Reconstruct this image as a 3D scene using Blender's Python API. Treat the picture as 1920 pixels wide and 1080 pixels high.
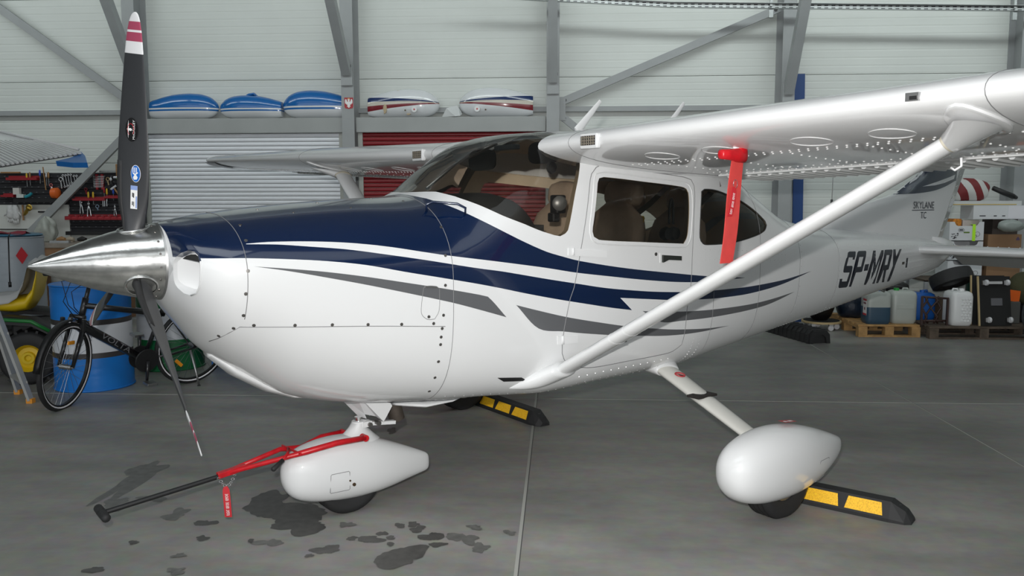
import bpy, bmesh, math, random
import numpy as np
from mathutils import Vector, Matrix, Euler
from mathutils.geometry import delaunay_2d_cdt
PI = math.pi
rnd = random.Random(7)
scene = bpy.context.scene
COLL = scene.collection
for o in list(bpy.data.objects): bpy.data.objects.remove(o)

# ------------------------------------------------------------------ camera
PSI = 0.717                                   # heading of the aircraft in the hangar
CAM = (2.1347, -3.2617, 1.5962)
cyaw, cpitch, croll = 0.05576, 0.10349, -0.0018
cam_d = bpy.data.cameras.new('camera'); cam = bpy.data.objects.new('camera', cam_d); COLL.objects.link(cam)
cam_d.sensor_width = 36.0; cam_d.lens = 1578.4/1920*36.0; cam_d.clip_start = 0.05; cam_d.clip_end = 200
cam.matrix_world = (Matrix.Translation(CAM) @ Matrix.Rotation(cyaw, 4, 'Z') @ Matrix.Rotation(PI/2-cpitch, 4, 'X') @ Matrix.Rotation(croll, 4, 'Z'))
scene.camera = cam

# ------------------------------------------------------------------ world, lights, exposure
scene.view_settings.view_transform = 'Standard'
scene.view_settings.look = 'None'
scene.view_settings.exposure = -0.05
scene.view_settings.gamma = 1.0
scene.view_settings.use_curve_mapping = False
world = bpy.data.worlds.new('daylight'); scene.world = world; world.use_nodes = True
bgn = world.node_tree.nodes['Background']; bgn.inputs[0].default_value = (.93, .97, 1.0, 1); bgn.inputs[1].default_value = 1.3

def area_light(name, loc, target, sx, sy, power, col=(1,1,1)):
    d = bpy.data.lights.new(name, 'AREA'); d.shape = 'RECTANGLE'; d.size = sx; d.size_y = sy
    d.energy = power; d.color = col
    o = bpy.data.objects.new(name, d); COLL.objects.link(o); o.location = loc
    o.rotation_euler = (Vector(target)-Vector(loc)).to_track_quat('-Z', 'Y').to_euler()
    return o
# hot-shoe flash of the camera, just above and left of the lens
fl = area_light('camera_flash', (CAM[0]-.06, CAM[1]-.02, CAM[2]+.16), (3.4, 6.0, 1.5), .06, .04, 80, (1, .985, .96))
fl.data.spread = math.radians(130)
# daylight through the translucent roof strips of the hangar (the strips are built with the roof)
SKY = [(-6.2, -2.2, 16), (0.0, -2.2, 70), (6.2, -2.2, 14), (-6.2, -6.8, 20), (0.0, -6.8, 40), (6.2, -6.8, 20)]
for lx, ly, pw in SKY:
    area_light('roof_light', (lx, ly, 5.5), (lx, ly, 0), 5.8, 2.2, pw, (.93, .98, 1.0))
# fill lamps added out of view to brighten the back wall; housings follow below
WALL_FILL = [(-7.0, 58), (-1.2, 48), (4.6, 74), (10.0, 60)]
for lx, pw in WALL_FILL:
    area_light('wall_fill_light', (lx, 4.63, 5.15), (lx, 8.1, 5.5), 5.4, .40, pw, (.90, .98, .97))

# ------------------------------------------------------------------ helpers
def setprops(o, label=None, cat=None, group=None, kind=None):
    if label: o['label'] = label
    if cat: o['category'] = cat
    if group: o['group'] = group
    if kind: o['kind'] = kind
    return o
def empty(name, loc=(0,0,0), rz=0, parent=None, **k):
    o = bpy.data.objects.new(name, None); COLL.objects.link(o); o.location = loc; o.rotation_euler = (0,0,rz)
    o.empty_display_size = .05
    if parent: o.parent = parent
    return setprops(o, **k)
def link(name, me, parent=None, loc=None, rot=None, **k):
    o = bpy.data.objects.new(name, me); COLL.objects.link(o)
    if parent: o.parent = parent
    if loc is not None: o.location = loc
    if rot is not None: o.rotation_euler = rot
    return setprops(o, **k)
def copy_tree(o, parent=None, **k):
    c = o.copy(); COLL.objects.link(c); c.parent = parent
    for ch in o.children: copy_tree(ch, c)
    return setprops(c, **k)

MATS = {}
def mat(name, col, rough=.5, metal=0., spec=.5, coat=0., noise=0., nscale=8., bump=0., bscale=60., trans=0., alpha=1., emit=None, detail=4):
    if name in MATS: return MATS[name]
    m = bpy.data.materials.new(name); m.use_nodes = True
    nt = m.node_tree; b = nt.nodes['Principled BSDF']
    c = tuple(col)+(1,) if len(col) == 3 else col
    b.inputs['Base Color'].default_value = c; b.inputs['Roughness'].default_value = rough; b.inputs['Metallic'].default_value = metal
    b.inputs['Specular IOR Level'].default_value = spec; b.inputs['Coat Weight'].default_value = coat; b.inputs['Coat Roughness'].default_value = .05
    b.inputs['Transmission Weight'].default_value = trans; b.inputs['Alpha'].default_value = alpha
    if emit: b.inputs['Emission Color'].default_value = tuple(emit[:3])+(1,); b.inputs['Emission Strength'].default_value = emit[3]
    if noise or bump:
        tc = nt.nodes.new('ShaderNodeTexCoord')
    if noise:
        n = nt.nodes.new('ShaderNodeTexNoise'); n.inputs['Scale'].default_value = nscale; n.inputs['Detail'].default_value = detail
        r = nt.nodes.new('ShaderNodeMapRange'); r.inputs[1].default_value = .3; r.inputs[2].default_value = .7; r.inputs[3].default_value = 1-noise; r.inputs[4].default_value = 1+noise
        x = nt.nodes.new('ShaderNodeMix'); x.data_type = 'RGBA'; x.blend_type = 'MULTIPLY'; x.inputs[0].default_value = 1; x.inputs[6].default_value = c
        nt.links.new(tc.outputs['Object'], n.inputs[0]); nt.links.new(n.outputs[0], r.inputs[0]); nt.links.new(r.outputs[0], x.inputs[7]); nt.links.new(x.outputs[2], b.inputs['Base Color'])
    if bump:
        n = nt.nodes.new('ShaderNodeTexNoise'); n.inputs['Scale'].default_value = bscale
        u = nt.nodes.new('ShaderNodeBump'); u.inputs['Strength'].default_value = bump; u.inputs['Distance'].default_value = .01
        nt.links.new(tc.outputs['Object'], n.inputs[0]); nt.links.new(n.outputs[0], u.inputs['Height']); nt.links.new(u.outputs[0], b.inputs['Normal'])
    MATS[name] = m
    return m
def glass(name, tint, rough=0., refl=1.0):
    m = bpy.data.materials.new(name); m.use_nodes = True; nt = m.node_tree; nt.nodes.clear()
    out = nt.nodes.new('ShaderNodeOutputMaterial'); mx = nt.nodes.new('ShaderNodeMixShader')
    tr = nt.nodes.new('ShaderNodeBsdfTransparent'); tr.inputs[0].default_value = tuple(tint)+(1,)
    gl = nt.nodes.new('ShaderNodeBsdfGlossy'); gl.inputs['Roughness'].default_value = rough
    fr = nt.nodes.new('ShaderNodeFresnel'); fr.inputs[0].default_value = 1.5
    nt.links.new(fr.outputs[0], mx.inputs[0]); nt.links.new(tr.outputs[0], mx.inputs[1]); nt.links.new(gl.outputs[0], mx.inputs[2]); nt.links.new(mx.outputs[0], out.inputs[0])
    MATS[name] = m
    return m

def make_mesh(name, v, f, mats, fm=None, smooth=None):
    me = bpy.data.meshes.new(name); me.from_pydata([tuple(p) for p in v], [], f)
    if not isinstance(mats, (list, tuple)): mats = [mats]
    for m in mats: me.materials.append(m)
    if fm: me.polygons.foreach_set('material_index', fm)
    if smooth is not None:
        me.polygons.foreach_set('use_smooth', [True]*len(me.polygons))
        if smooth < PI: me.set_sharp_from_angle(angle=smooth)
    me.update()
    return me

class MB:
    """collects shapes; build() links them as ONE mesh object"""
    def __init__(s): s.v = []; s.f = []; s.m = []; s.cur = 0; s.T = Matrix.Identity(4)
    def add(s, v, f):
        n = len(s.v); s.v += [s.T @ Vector(p) for p in v]; s.f += [tuple(i+n for i in q) for q in f]; s.m += [s.cur]*len(f)
        return s
    def box(s, c, d, rot=None, taper=None):
        x, y, z = d[0]/2, d[1]/2, d[2]/2; t = taper or (1, 1)
        v = [(-x,-y,-z),(x,-y,-z),(x,y,-z),(-x,y,-z),(-x*t[0],-y*t[1],z),(x*t[0],-y*t[1],z),(x*t[0],y*t[1],z),(-x*t[0],y*t[1],z)]
        R = Euler(rot).to_matrix() if rot else Matrix.Identity(3)
        v = [R @ Vector(p) + Vector(c) for p in v]
        return s.add(v, [(0,3,2,1),(4,5,6,7),(0,1,5,4),(1,2,6,5),(2,3,7,6),(3,0,4,7)])
    def bar(s, p, q, w, h, up=(0,0,1)):
        """rectangular bar from p to q, w sideways, h along up"""
        p, q = Vector(p), Vector(q); d = (q-p).normalized(); u = Vector(up); r = d.cross(u)
        if r.length < 1e-4: r = d.cross(Vector((1,0,0)))
        r.normalize(); u = r.cross(d).normalized(); r *= w/2; u *= h/2
        v = [p-r-u, p+r-u, p+r+u, p-r+u, q-r-u, q+r-u, q+r+u, q-r+u]
        return s.add(v, [(0,1,2,3),(7,6,5,4),(0,4,5,1),(1,5,6,2),(2,6,7,3),(3,7,4,0)])
    def rings(s, R, cap=True, close=True):
        """loft of equal length rings"""
        n = len(R[0]); v = [p for r in R for p in r]; f = []
        for i in range(len(R)-1):
            for j in range(n if close else n-1):
                k = (j+1) % n; f.append((i*n+j, i*n+k, (i+1)*n+k, (i+1)*n+j))
        if cap and close:
            f.append(tuple(range(n-1,-1,-1))); f.append(tuple((len(R)-1)*n+j for j in range(n)))
        return s.add(v, f)
    def tube(s, path, r, n=8, cap=True, closed=False):
        P = [Vector(p) for p in path]; m = len(P); rr = r if isinstance(r, (list, tuple)) else [r]*m; R = []
        t0 = None; nrm = None
        for i in range(m):
            if closed: t = (P[(i+1)%m]-P[i-1])
            else: t = P[min(i+1,m-1)]-P[max(i-1,0)]
            t.normalize()
            if nrm is None:
                nrm = t.orthogonal().normalized()
            else:
                nrm = (nrm - t*nrm.dot(t))
                nrm = nrm.normalized() if nrm.length > 1e-6 else t.orthogonal().normalized()
            b = t.cross(nrm)
            R.append([P[i]+(nrm*math.cos(a)+b*math.sin(a))*rr[i] for a in [2*PI*k/n for k in range(n)]])
        if closed: R.append(R[0])
        return s.rings(R, cap and not closed)
    def cyl(s, p, q, r, r2=None, n=20): return s.tube([p, q], [r, r if r2 is None else r2], n)
    def lathe(s, prof, o=(0,0,0), axis='z', n=24, hollow=False):
        """prof = [(radius, height)]"""
        R = []
        for r, h in prof:
            r = max(r, 1e-4); ring = []
            for k in range(n):
                a = 2*PI*k/n; c, d = r*math.cos(a), r*math.sin(a)
                ring.append({'z': (c,d,h), 'x': (h,c,d), 'y': (d,h,c)}[axis])
            R.append([Vector(p)+Vector(o) for p in ring])
        return s.rings(R+[R[0]], False) if hollow else s.rings(R)
    def ball(s, c, r, n=16, m=10):
        r = (r,r,r) if isinstance(r, (int, float)) else r; R = []
        for i in range(m+1):
            a = PI*i/m; q = max(math.sin(a), 1e-3)
            R.append([(c[0]+r[0]*q*math.cos(2*PI*k/n), c[1]+r[1]*q*math.sin(2*PI*k/n), c[2]-r[2]*math.cos(a)) for k in range(n)])
        return s.rings(R)
    def prism(s, poly, h0, h1, axis='y'):
        """2-D outline extruded from h0 to h1 along axis; outline gives the other two coordinates in xyz order"""
        def P(a, b, h): return {'y': (a,h,b), 'z': (a,b,h), 'x': (h,a,b)}[axis]
        n = len(poly); v = [P(a,b,h0) for a,b in poly]+[P(a,b,h1) for a,b in poly]
        f = [tuple(range(n-1,-1,-1)), tuple(range(n,2*n))]+[(j,(j+1)%n,n+(j+1)%n,n+j) for j in range(n)]
        return s.add(v, f)
    def ribbon(s, path, wid, up, th=.003):
        """flat strap along path; wid vector function or constant side vector"""
        R = []
        P = [Vector(p) for p in path]; w = Vector(wid)/2; u = Vector(up).normalized()*th/2
        for p in P: R.append([p-w-u, p+w-u, p+w+u, p-w+u])
        return s.rings(R)
    def build(s, name, mats, parent=None, smooth=None, bevel=0, fix=True, loc=None, rot=None, **k):
        me = make_mesh(name, s.v, s.f, mats, s.m if max(s.m or [0]) else None, None)
        if fix:
            bm = bmesh.new(); bm.from_mesh(me); bmesh.ops.recalc_face_normals(bm, faces=bm.faces); bm.to_mesh(me); bm.free()
        if smooth is not None:
            me.polygons.foreach_set('use_smooth', [True]*len(me.polygons))
            if smooth < PI: me.set_sharp_from_angle(angle=smooth)
        o = link(name, me, parent, loc, rot, **k)
        if bevel:
            b = o.modifiers.new('bevel', 'BEVEL'); b.width = bevel; b.segments = 2; b.limit_method = 'ANGLE'
        return o
SM = math.radians(40)
def superring(c, a, b, n, k=20, plane='yz'):
    R = []
    for i in range(k):
        t = 2*PI*i/k; ca, sa = math.cos(t), math.sin(t)
        u = a*math.copysign(abs(ca)**(2/n), ca); w = b*math.copysign(abs(sa)**(2/n), sa)
        R.append({'yz': (c[0], c[1]+u, c[2]+w), 'xy': (c[0]+u, c[1]+w, c[2]), 'xz': (c[0]+u, c[1], c[2]+w)}[plane])
    return R
def text_mesh(txt, size, m, name, parent=None, matrix=None, shear=0., ex=.0004, align='CENTER', sx=1.0, **k):
    cu = bpy.data.curves.new('t', 'FONT'); cu.body = txt; cu.size = size; cu.shear = shear; cu.extrude = ex; cu.align_x = align; cu.resolution_u = 3
    o = bpy.data.objects.new('t', cu); me = bpy.data.meshes.new_from_object(o)
    bpy.data.objects.remove(o); bpy.data.curves.remove(cu)
    me.name = name
    for v in me.vertices: v.co.x *= sx
    if matrix is not None: me.transform(matrix)
    me.materials.clear(); me.materials.append(m)
    return link(name, me, parent, **k)
def frame(o, x, y):
    """4x4 with given x and y axis directions at o"""
    x = Vector(x).normalized(); y = Vector(y); y = (y-x*y.dot(x)).normalized(); z = x.cross(y)
    M = Matrix.Identity(4)
    for i in range(3): M[i][0] = x[i]; M[i][1] = y[i]; M[i][2] = z[i]; M[i][3] = o[i]
    return M

# ------------------------------------------------------------------ materials
white = mat('aircraft_white', (.76,.765,.77), .38, spec=.25, coat=.8)
navy = mat('aircraft_navy', (.0006,.010,.046), .2, coat=.8)
grey_p = mat('aircraft_grey_stripe', (.115,.118,.125), .3, coat=.3)
alu = mat('polished_aluminium', (.66,.66,.645), .20, 1.0, noise=.14, nscale=25, bump=.05, bscale=40)
steel_d = mat('dull_steel', (.42,.42,.42), .4, 1.0)
chrome = mat('chrome', (.85,.85,.86), .08, 1.0)
prop_b = mat('propeller_black', (.028,.029,.033), .42, coat=.15, spec=.8)
rubber = mat('rubber', (.018,.018,.019), .65, bump=.1)
black = mat('black_plastic', (.012,.012,.013), .45)
red_p = mat('red_paint', (.55,.008,.015), .35, noise=.15, nscale=30)
red_f = mat('red_fabric', (.62,.055,.05), .75, noise=.08, nscale=20)
tan_l = mat('tan_leather', (.43,.33,.25), .55, noise=.12, nscale=10, bump=.15, bscale=90)
lining = mat('beige_lining', (.76,.63,.47), .8, noise=.06, nscale=6)
dark_l = mat('dark_trim', (.02,.02,.02), .7)
win_g = glass('tinted_window', (.90,.88,.83))
ws_g = glass('windshield_plexiglass', (.92,.90,.85))
col_g = mat('column_grey', (.33,.345,.35), .45, noise=.05, nscale=4)
wall_m = mat('wall_panel_white', (.66,.69,.66), .45, noise=.03, nscale=1.5)
galv = mat('galvanised_steel', (.40,.42,.42), .4, .7, noise=.12, nscale=40)
bolt_m = mat('bolt_dark', (.06,.06,.06), .5, .6)
wood = mat('pallet_wood', (.40,.235,.09), .75, noise=.25, nscale=14, bump=.3, bscale=50)
wood_d = mat('old_wood', (.10,.075,.055), .85, noise=.3, nscale=14, bump=.3, bscale=50)
seam_m = mat('seam_dark', (.22,.22,.225), .6)
rivet_m = mat('rivet_metal', (.75,.75,.75), .25, .5)
screw_m = mat('screw_steel', (.22,.21,.20), .4, .9)
yellow = mat('yellow_plastic', (.85,.55,.01), .4)
rivet_glint = mat('rivet_glint_white', (.92,.92,.92), .35)  # near-white base paints flash glints onto the wing rivets
# ================================================================== the hangar
WY = 8.14                                    # face of the back wall
def floor_material():
    m = bpy.data.materials.new('polished_concrete'); m.use_nodes = True; nt = m.node_tree; b = nt.nodes['Principled BSDF']
    tc = nt.nodes.new('ShaderNodeTexCoord')
    n1 = nt.nodes.new('ShaderNodeTexNoise'); n1.inputs['Scale'].default_value = .9; n1.inputs['Detail'].default_value = 8; n1.inputs['Roughness'].default_value = .62
    n2 = nt.nodes.new('ShaderNodeTexNoise'); n2.inputs['Scale'].default_value = 14; n2.inputs['Detail'].default_value = 6
    mp = nt.nodes.new('ShaderNodeMapping'); mp.inputs['Scale'].default_value = (.6, 1.6, 1)
    r = nt.nodes.new('ShaderNodeValToRGB')
    r.color_ramp.elements[0].position = .30; r.color_ramp.elements[0].color = (.175,.176,.165,1)
    r.color_ramp.elements[1].position = .72; r.color_ramp.elements[1].color = (.37,.36,.335,1)
    mx = nt.nodes.new('ShaderNodeMix'); mx.data_type = 'RGBA'; mx.blend_type = 'OVERLAY'; mx.inputs[0].default_value = .22
    rr = nt.nodes.new('ShaderNodeMapRange'); rr.inputs[3].default_value = .30; rr.inputs[4].default_value = .48
    L = nt.links.new
    L(tc.outputs['Object'], mp.inputs[0]); L(mp.outputs[0], n1.inputs[0]); L(tc.outputs['Object'], n2.inputs[0]); L(n1.outputs[0], r.inputs[0]); L(r.outputs[0], mx.inputs[6]); L(n2.outputs['Color'], mx.inputs[7]); L(mx.outputs[2], b.inputs['Base Color'])
    L(n1.outputs[0], rr.inputs[0]); L(rr.outputs[0], b.inputs['Roughness'])
    b.inputs['Specular IOR Level'].default_value = .14
    return m
fl_m = floor_material()
floor = MB().box((0,-1.5,-.1), (26,21,.2)).build('floor', fl_m, kind='structure')
MB().box((0,-37,-.11), (90,50,.2)).build('ground', mat('apron_asphalt', (.09,.09,.088), .9, noise=.15, nscale=3), kind='structure')
joint_m = mat('joint_filler', (.40,.40,.37), .7)
joint_d = mat('joint_dark', (.07,.07,.07), .8)
for (p, q) in [((1.955,-12),(1.955,8)), ((4.93,-12),(4.93,8)), ((7.9,-12),(7.9,8)), ((-12,3.43),(12,3.43)), ((-12,-2.5),(12,-2.5))]:
    g = MB(); w = .016 if p[0] == 1.955 else .010
    g.bar((p[0],p[1],.0008), (q[0],q[1],.0008), w, .0016); o = g.build('floor_joint', joint_m, floor)
    g = MB(); off = Vector((w*.62, 0, 0)) if p[0] == q[0] else Vector((0, w*.62, 0))
    g.bar(Vector((p[0],p[1],.0007))+off, Vector((q[0],q[1],.0007))+off, w*.3, .0014); g.build('joint_edge', joint_d, floor)
# oil and water stains, flat blobs on the concrete
stain_m = mat('oil_stain', (.075,.073,.068), .42, noise=.25, nscale=20, detail=8)
stain_l = mat('faint_stain', (.14,.14,.132), .45, noise=.2, nscale=20, detail=8)
STN = [0]
def stain(cx, cy, rx, ry, seed, m=stain_m, rough=.28, n=44):
    R = random.Random(seed); ph = [(R.uniform(0, 2*PI), R.uniform(.5, 1.4)) for _ in range(7)]
    ring = []; STN[0] += 1; zz = .0008+.00012*STN[0]
    for k in range(n):
        a = 2*PI*k/n; d = 1+sum(rough/(j+1.3)*w*math.sin((j+2)*a*1+p) for j, (p, w) in enumerate(ph))+R.uniform(-.07,.07)
        ring.append((cx+rx*d*math.cos(a), cy+ry*d*math.sin(a)))
    g = MB(); g.add([(cx,cy,zz)]+[(x,y,zz) for x,y in ring], [(0,1+k,1+(k+1)%n) for k in range(n)])
    return g.build('oil_stain', m, floor)
stain(-0.298,1.270,0.055,0.365,3, stain_l, .4)
stain(-0.324,1.509,0.090,0.141,4, stain_l, .4)
stain(-0.211,0.935,0.068,0.078,5, stain_l, .4)
stain(0.183,0.803,0.060,0.065,6, stain_l, .4)
stain(-0.052,1.023,0.075,0.049,7, stain_l, .4)
stain(0.381,0.698,0.048,0.041,8)
stain(0.449,0.508,0.031,0.032,9)
stain(0.595,0.976,0.113,0.177,10)
stain(0.758,0.869,0.179,0.153,11)
stain(0.855,0.694,0.132,0.112,12)
stain(0.783,0.475,0.055,0.043,13, stain_l, .4)
stain(1.073,0.411,0.054,0.054,14)
stain(1.159,0.545,0.023,0.025,15)
stain(1.250,0.537,0.056,0.044,16)
stain(1.357,0.713,0.026,0.028,17)
stain(1.289,0.609,0.025,0.026,18)
stain(1.340,0.560,0.025,0.019,19)
stain(1.452,0.671,0.036,0.040,20)
stain(1.536,0.583,0.051,0.052,21)
stain(1.575,0.491,0.042,0.025,22)
stain(1.426,0.348,0.115,0.104,23)
stain(1.420,0.730,0.032,0.028,24)
stain(1.685,0.572,0.061,0.064,25, stain_l, .4)
stain(1.777,0.465,0.044,0.043,26, stain_l, .4)
stain(1.355,0.486,0.020,0.018,27)
stain(0.121,0.143,0.041,0.031,28)
stain(0.485,0.151,0.041,0.031,29, stain_l, .4)
stain(0.145,0.442,0.025,0.019,30)
stain(0.425,0.308,0.029,0.022,31, stain_l, .4)
stain(1.015,0.338,0.019,0.017,32)
stain(1.728,0.705,0.036,0.027,33, stain_l, .4)
stain(0.978,2.418,0.030,0.069,35)
stain(0.689,0.489,0.015,0.019,38)
stain(1.092,0.707,0.032,0.034,39, stain_l, .4)
stain(1.902,0.647,0.025,0.026,40, stain_l, .4)
# back wall: slab plus sandwich panels with fine horizontal ribs, one per bay and course
wall_back = MB().box((0,WY+.10,2.8), (26,.12,5.8)).build('wall_back', wall_m, kind='structure')
COLX = [-9.35, -6.44, -3.53, -.63, 2.05, 5.03, 7.96, 10.9]
ZJ = [.02, 1.02, 2.12, 3.222, 4.32, 5.5]
def rib_panel(w, h):
    pitch = .0918; n = int(h/pitch); y = []
    z = .004; prof = [(0., .004)]
    p = (h-.008)/n
    for k in range(n):
        a = .004+k*p
        prof += [(0., a+p*.10), (-.0018, a+p*.16), (-.0018, a+p*.90), (0., a+p*.99)]
    prof.append((0., h-.004))
    v = []; f = []
    for x in (0., w):
        for d, zz in prof: v.append((x, d, zz))
    m = len(prof)
    for k in range(m-1): f.append((k, m+k, m+k+1, k+1))
    # side returns
    v += [(0,.05,.004),(0,.05,h-.004),(w,.05,.004),(w,.05,h-.004)]; e = 2*m
    f += [tuple([e]+list(range(0,m))+[e+1]), tuple([e+2]+list(range(m,2*m))+[e+3])[::-1], (e,e+2,m,0), (m-1,2*m-1,e+3,e+1)]
    return make_mesh('wall_panel', v, f, wall_m)
cache = {}
for i in range(len(COLX)-1):
    for j in range(len(ZJ)-1):
        w = round(COLX[i+1]-COLX[i]-.006, 3); h = round(ZJ[j+1]-ZJ[j], 3)
        if (w, h) not in cache: cache[(w, h)] = rib_panel(w, h)
        link('wall_panel', cache[(w, h)], wall_back, (COLX[i]+.003, WY, ZJ[j]))
wl = mat('side_wall_panel', (.55,.58,.57), .5, noise=.04, nscale=2)
MB().box((-12.9,-1.9,2.8), (.12,20.2,5.8)).build('wall_left', wl, kind='structure')
MB().box((12.9,-1.9,2.8), (.12,20.2,5.8)).build('wall_right', wl, kind='structure')
ceil_m = mat('roof_deck', (.42,.44,.45), .6, noise=.04, nscale=2)
MB().box((0,-1.9,5.62), (26,20.2,.12)).build('ceiling', ceil_m, kind='structure')
sky_f = mat('skylight_frame', (.5,.5,.5), .5); sky_p = mat('skylight_sheet', (.8,.85,.88), .5, emit=(.90,.97,1.0,.6))
for i, (lx, ly, pw) in enumerate(SKY):
    t = empty('window_%d' % (i+1), (lx, ly, 5.53), kind='structure')
    MB().box((0,0,.012), (5.8,2.2,.01)).build('translucent_sheet', sky_p, t)
    g = MB()
    for c, d in (((0,1.13,.01),(5.92,.06,.06)),((0,-1.13,.01),(5.92,.06,.06)),((2.93,0,.01),(.06,2.2,.06)),((-2.93,0,.01),(.06,2.2,.06))): g.box(c, d)
    g.build('frame', sky_f, t)

lamp_h = mat('fill_lamp_housing', (.55,.55,.55), .5); lamp_t = mat('fill_lamp_tube', (1,1,1), .4, emit=(.92,.98,1.0,2.0))  # housings and glowing tubes of the added wall fill lamps
for i, (lx, pw) in enumerate(WALL_FILL):
    t = empty('wall_fill_lamp', (lx, 4.55, 5.15), 0, label=['added fill lamp out of view under the roof at the far left','added fill lamp out of view under the roof above the shelf','added fill lamp out of view under the roof above the wing','added fill lamp out of view under the roof at the far right'][i], cat='lamp')
    g = MB(); g.box((0,-.06,0), (5.5,.02,.46)); g.box((0,.0,.24), (5.5,.14,.02)); g.box((0,-.02,.33), (.05,.05,.18)); g.build('housing', lamp_h, t)
    for dz in (-.1, .1):
        g = MB(); g.cyl((-2.65,.0,dz), (2.65,.0,dz), .013, n=8); g.build('tube', lamp_t, t)

# I-section columns
def column(x, label):
    t = empty('steel_column', (x, 7.97, 0), label=label, cat='column', kind='structure')
    g = MB(); w, d, tf = .165, .33, .014
    poly = [(-w/2,-.17),(w/2,-.17),(w/2,-.17+tf),(.006,-.17+tf),(.006,.17-tf),(w/2,.17-tf),(w/2,.17),(-w/2,.17),(-w/2,.17-tf),(-.006,.17-tf),(-.006,-.17+tf),(-w/2,-.17+tf)]
    g.prism(poly, 0, 5.5, 'z'); g.build('shaft', col_g, t)
    MB().box((0,0,.01), (.3,.42,.02)).build('base_plate', col_g, t)
    g = MB()
    for z in (3.1, 3.16, 3.62, 3.95):
        g.cyl((.05,-.1,z), (.052,-.1,z), .008, n=8)
    return t
clab = ['grey steel column at the far left behind the propeller blade', 'grey steel column carrying the small red and white eagle sticker',
        'grey steel column between the red shutter and the crossed wall braces', 'grey steel column behind the tail antenna whip, blue board beside it',
        'grey steel column at the right edge behind the stacked boxes']
for x, l in zip(COLX[2:7], clab): column(x, l)
# knee braces that rise from the columns towards the roof over the floor
def knee(x, z0, z1, y1, label):
    t = empty('knee_brace', (x, 7.79, z0), label=label, cat='brace', kind='structure')
    g = MB(); d = Vector((0, y1-7.79, z1-z0)); e = d*1.9
    g.bar((0,-.01,0), (0,e.y,e.z), .115, .115, up=(0,1,0)); g.build('beam', col_g, t)
    MB().box((0,-.012,-.02), (.15,.02,.28)).build('end_plate', col_g, t)
    g = MB(); g.cyl((.055,-.02,.09), (.06,-.02,.09), .02, n=8); g.build('bolt', bolt_m, t)
for x, a in zip(COLX[2:6], [(3.42,4.10,7.29,'grey knee brace rising from the column behind the propeller tip'), (3.25,4.01,7.075,'grey knee brace rising from the column with the eagle sticker'),
        (3.12,4.02,7.35,'grey knee brace in line with the column right of the red shutter'), (2.95,3.95,7.158,'grey knee brace on the column beside the tall blue board')]):
    knee(x, *a)
# wall bracing angles, girts
def steel_bar(name, p, q, w, label, cat='brace', th=.05, bolts=True):
    g = MB(); g.bar(p, q, th, w, up=(0,-(q[2]-p[2])*0+0,1) if abs(q[0]-p[0]) > .1 else (1,0,0))
    o = g.build(name, col_g, None, label=label, cat=cat, kind='structure')
    if bolts:
        b = MB(); d = (Vector(q)-Vector(p)).normalized()
        for e, s in ((Vector(p), 1), (Vector(q), -1)):
            c = e+d*s*.05; b.cyl((c.x,c.y-th/2-.012,c.z), (c.x,c.y-th/2+.002,c.z), .022, n=10)
        b.build('bolt', bolt_m, o)
    return o
steel_bar('wall_brace', (-6.3,7.98,4.84), (-3.62,7.98,2.91), .10, 'grey diagonal wall brace rising to the upper left corner')
steel_bar('wall_brace', (-3.70,7.98,2.51), (-5.27,7.98,1.05), .10, 'grey diagonal wall brace slanting down in front of the tool board')
steel_bar('wall_brace', (2.16,7.98,2.88), (4.93,7.98,4.03), .095, 'grey diagonal brace rising right above the wing towards the cable tray')
steel_bar('wall_brace', (2.16,7.98,2.70), (4.8,7.98,.55), .095, 'grey diagonal brace slanting down behind the windshield top')
MB().box((2.165,7.95,2.79), (.10,.02,.30)).build('gusset_plate', col_g, None, label='grey gusset plate joining the two diagonal braces at the column', cat='plate', kind='structure')
for i, (a, b, l) in enumerate([(-6.44,-3.6,'grey horizontal wall rail above the tool board at far left'), (2.12,4.95,'grey horizontal wall rail above the wing between two columns'), (-.55,1.98,'grey horizontal wall rail behind the red striped fairings')]):
    MB().box(((a+b)/2,8.09,2.797), (b-a,.08,.065)).build('wall_rail', col_g, None, label=l, cat='rail', kind='structure')
# perforated cable tray
t = empty('cable_tray', (5.0,7.5,3.97), label='galvanised perforated cable tray running along the top right of the wall', cat='cable tray', kind='structure')
def trz(x): return 3.99-.024*(x-3.5)-3.97 if x > 3.5 else 4.063-.066*(x-2.4)-3.97
g = MB()
for p, q in ((1.0,3.5),(3.5,9.2)):
    for dy, dz, w, h in ((0,.031,.05,.004),(0,-.031,.05,.004),(.024,0,.003,.062),):
        g.bar((p-5,dy,trz(p)+dz), (q-5,dy,trz(q)+dz), w, h)
g.build('channel', galv, t)
g = MB()
x = 1.05
while x < 9.1:
    for dz in (-.015, .015): g.box((x-5,.020,trz(x)+dz), (.045,.004,.012))
    x += .085
o = g.build('slots', black, t, kind='stuff')
for x in (4.72, 7.62):
    MB().box((x-5,.02,trz(x)-.085), (.05,.03,.10)).box((x-5,.02,trz(x)+.06), (.03,.03,.12)).build('hanger', galv, t)

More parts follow.
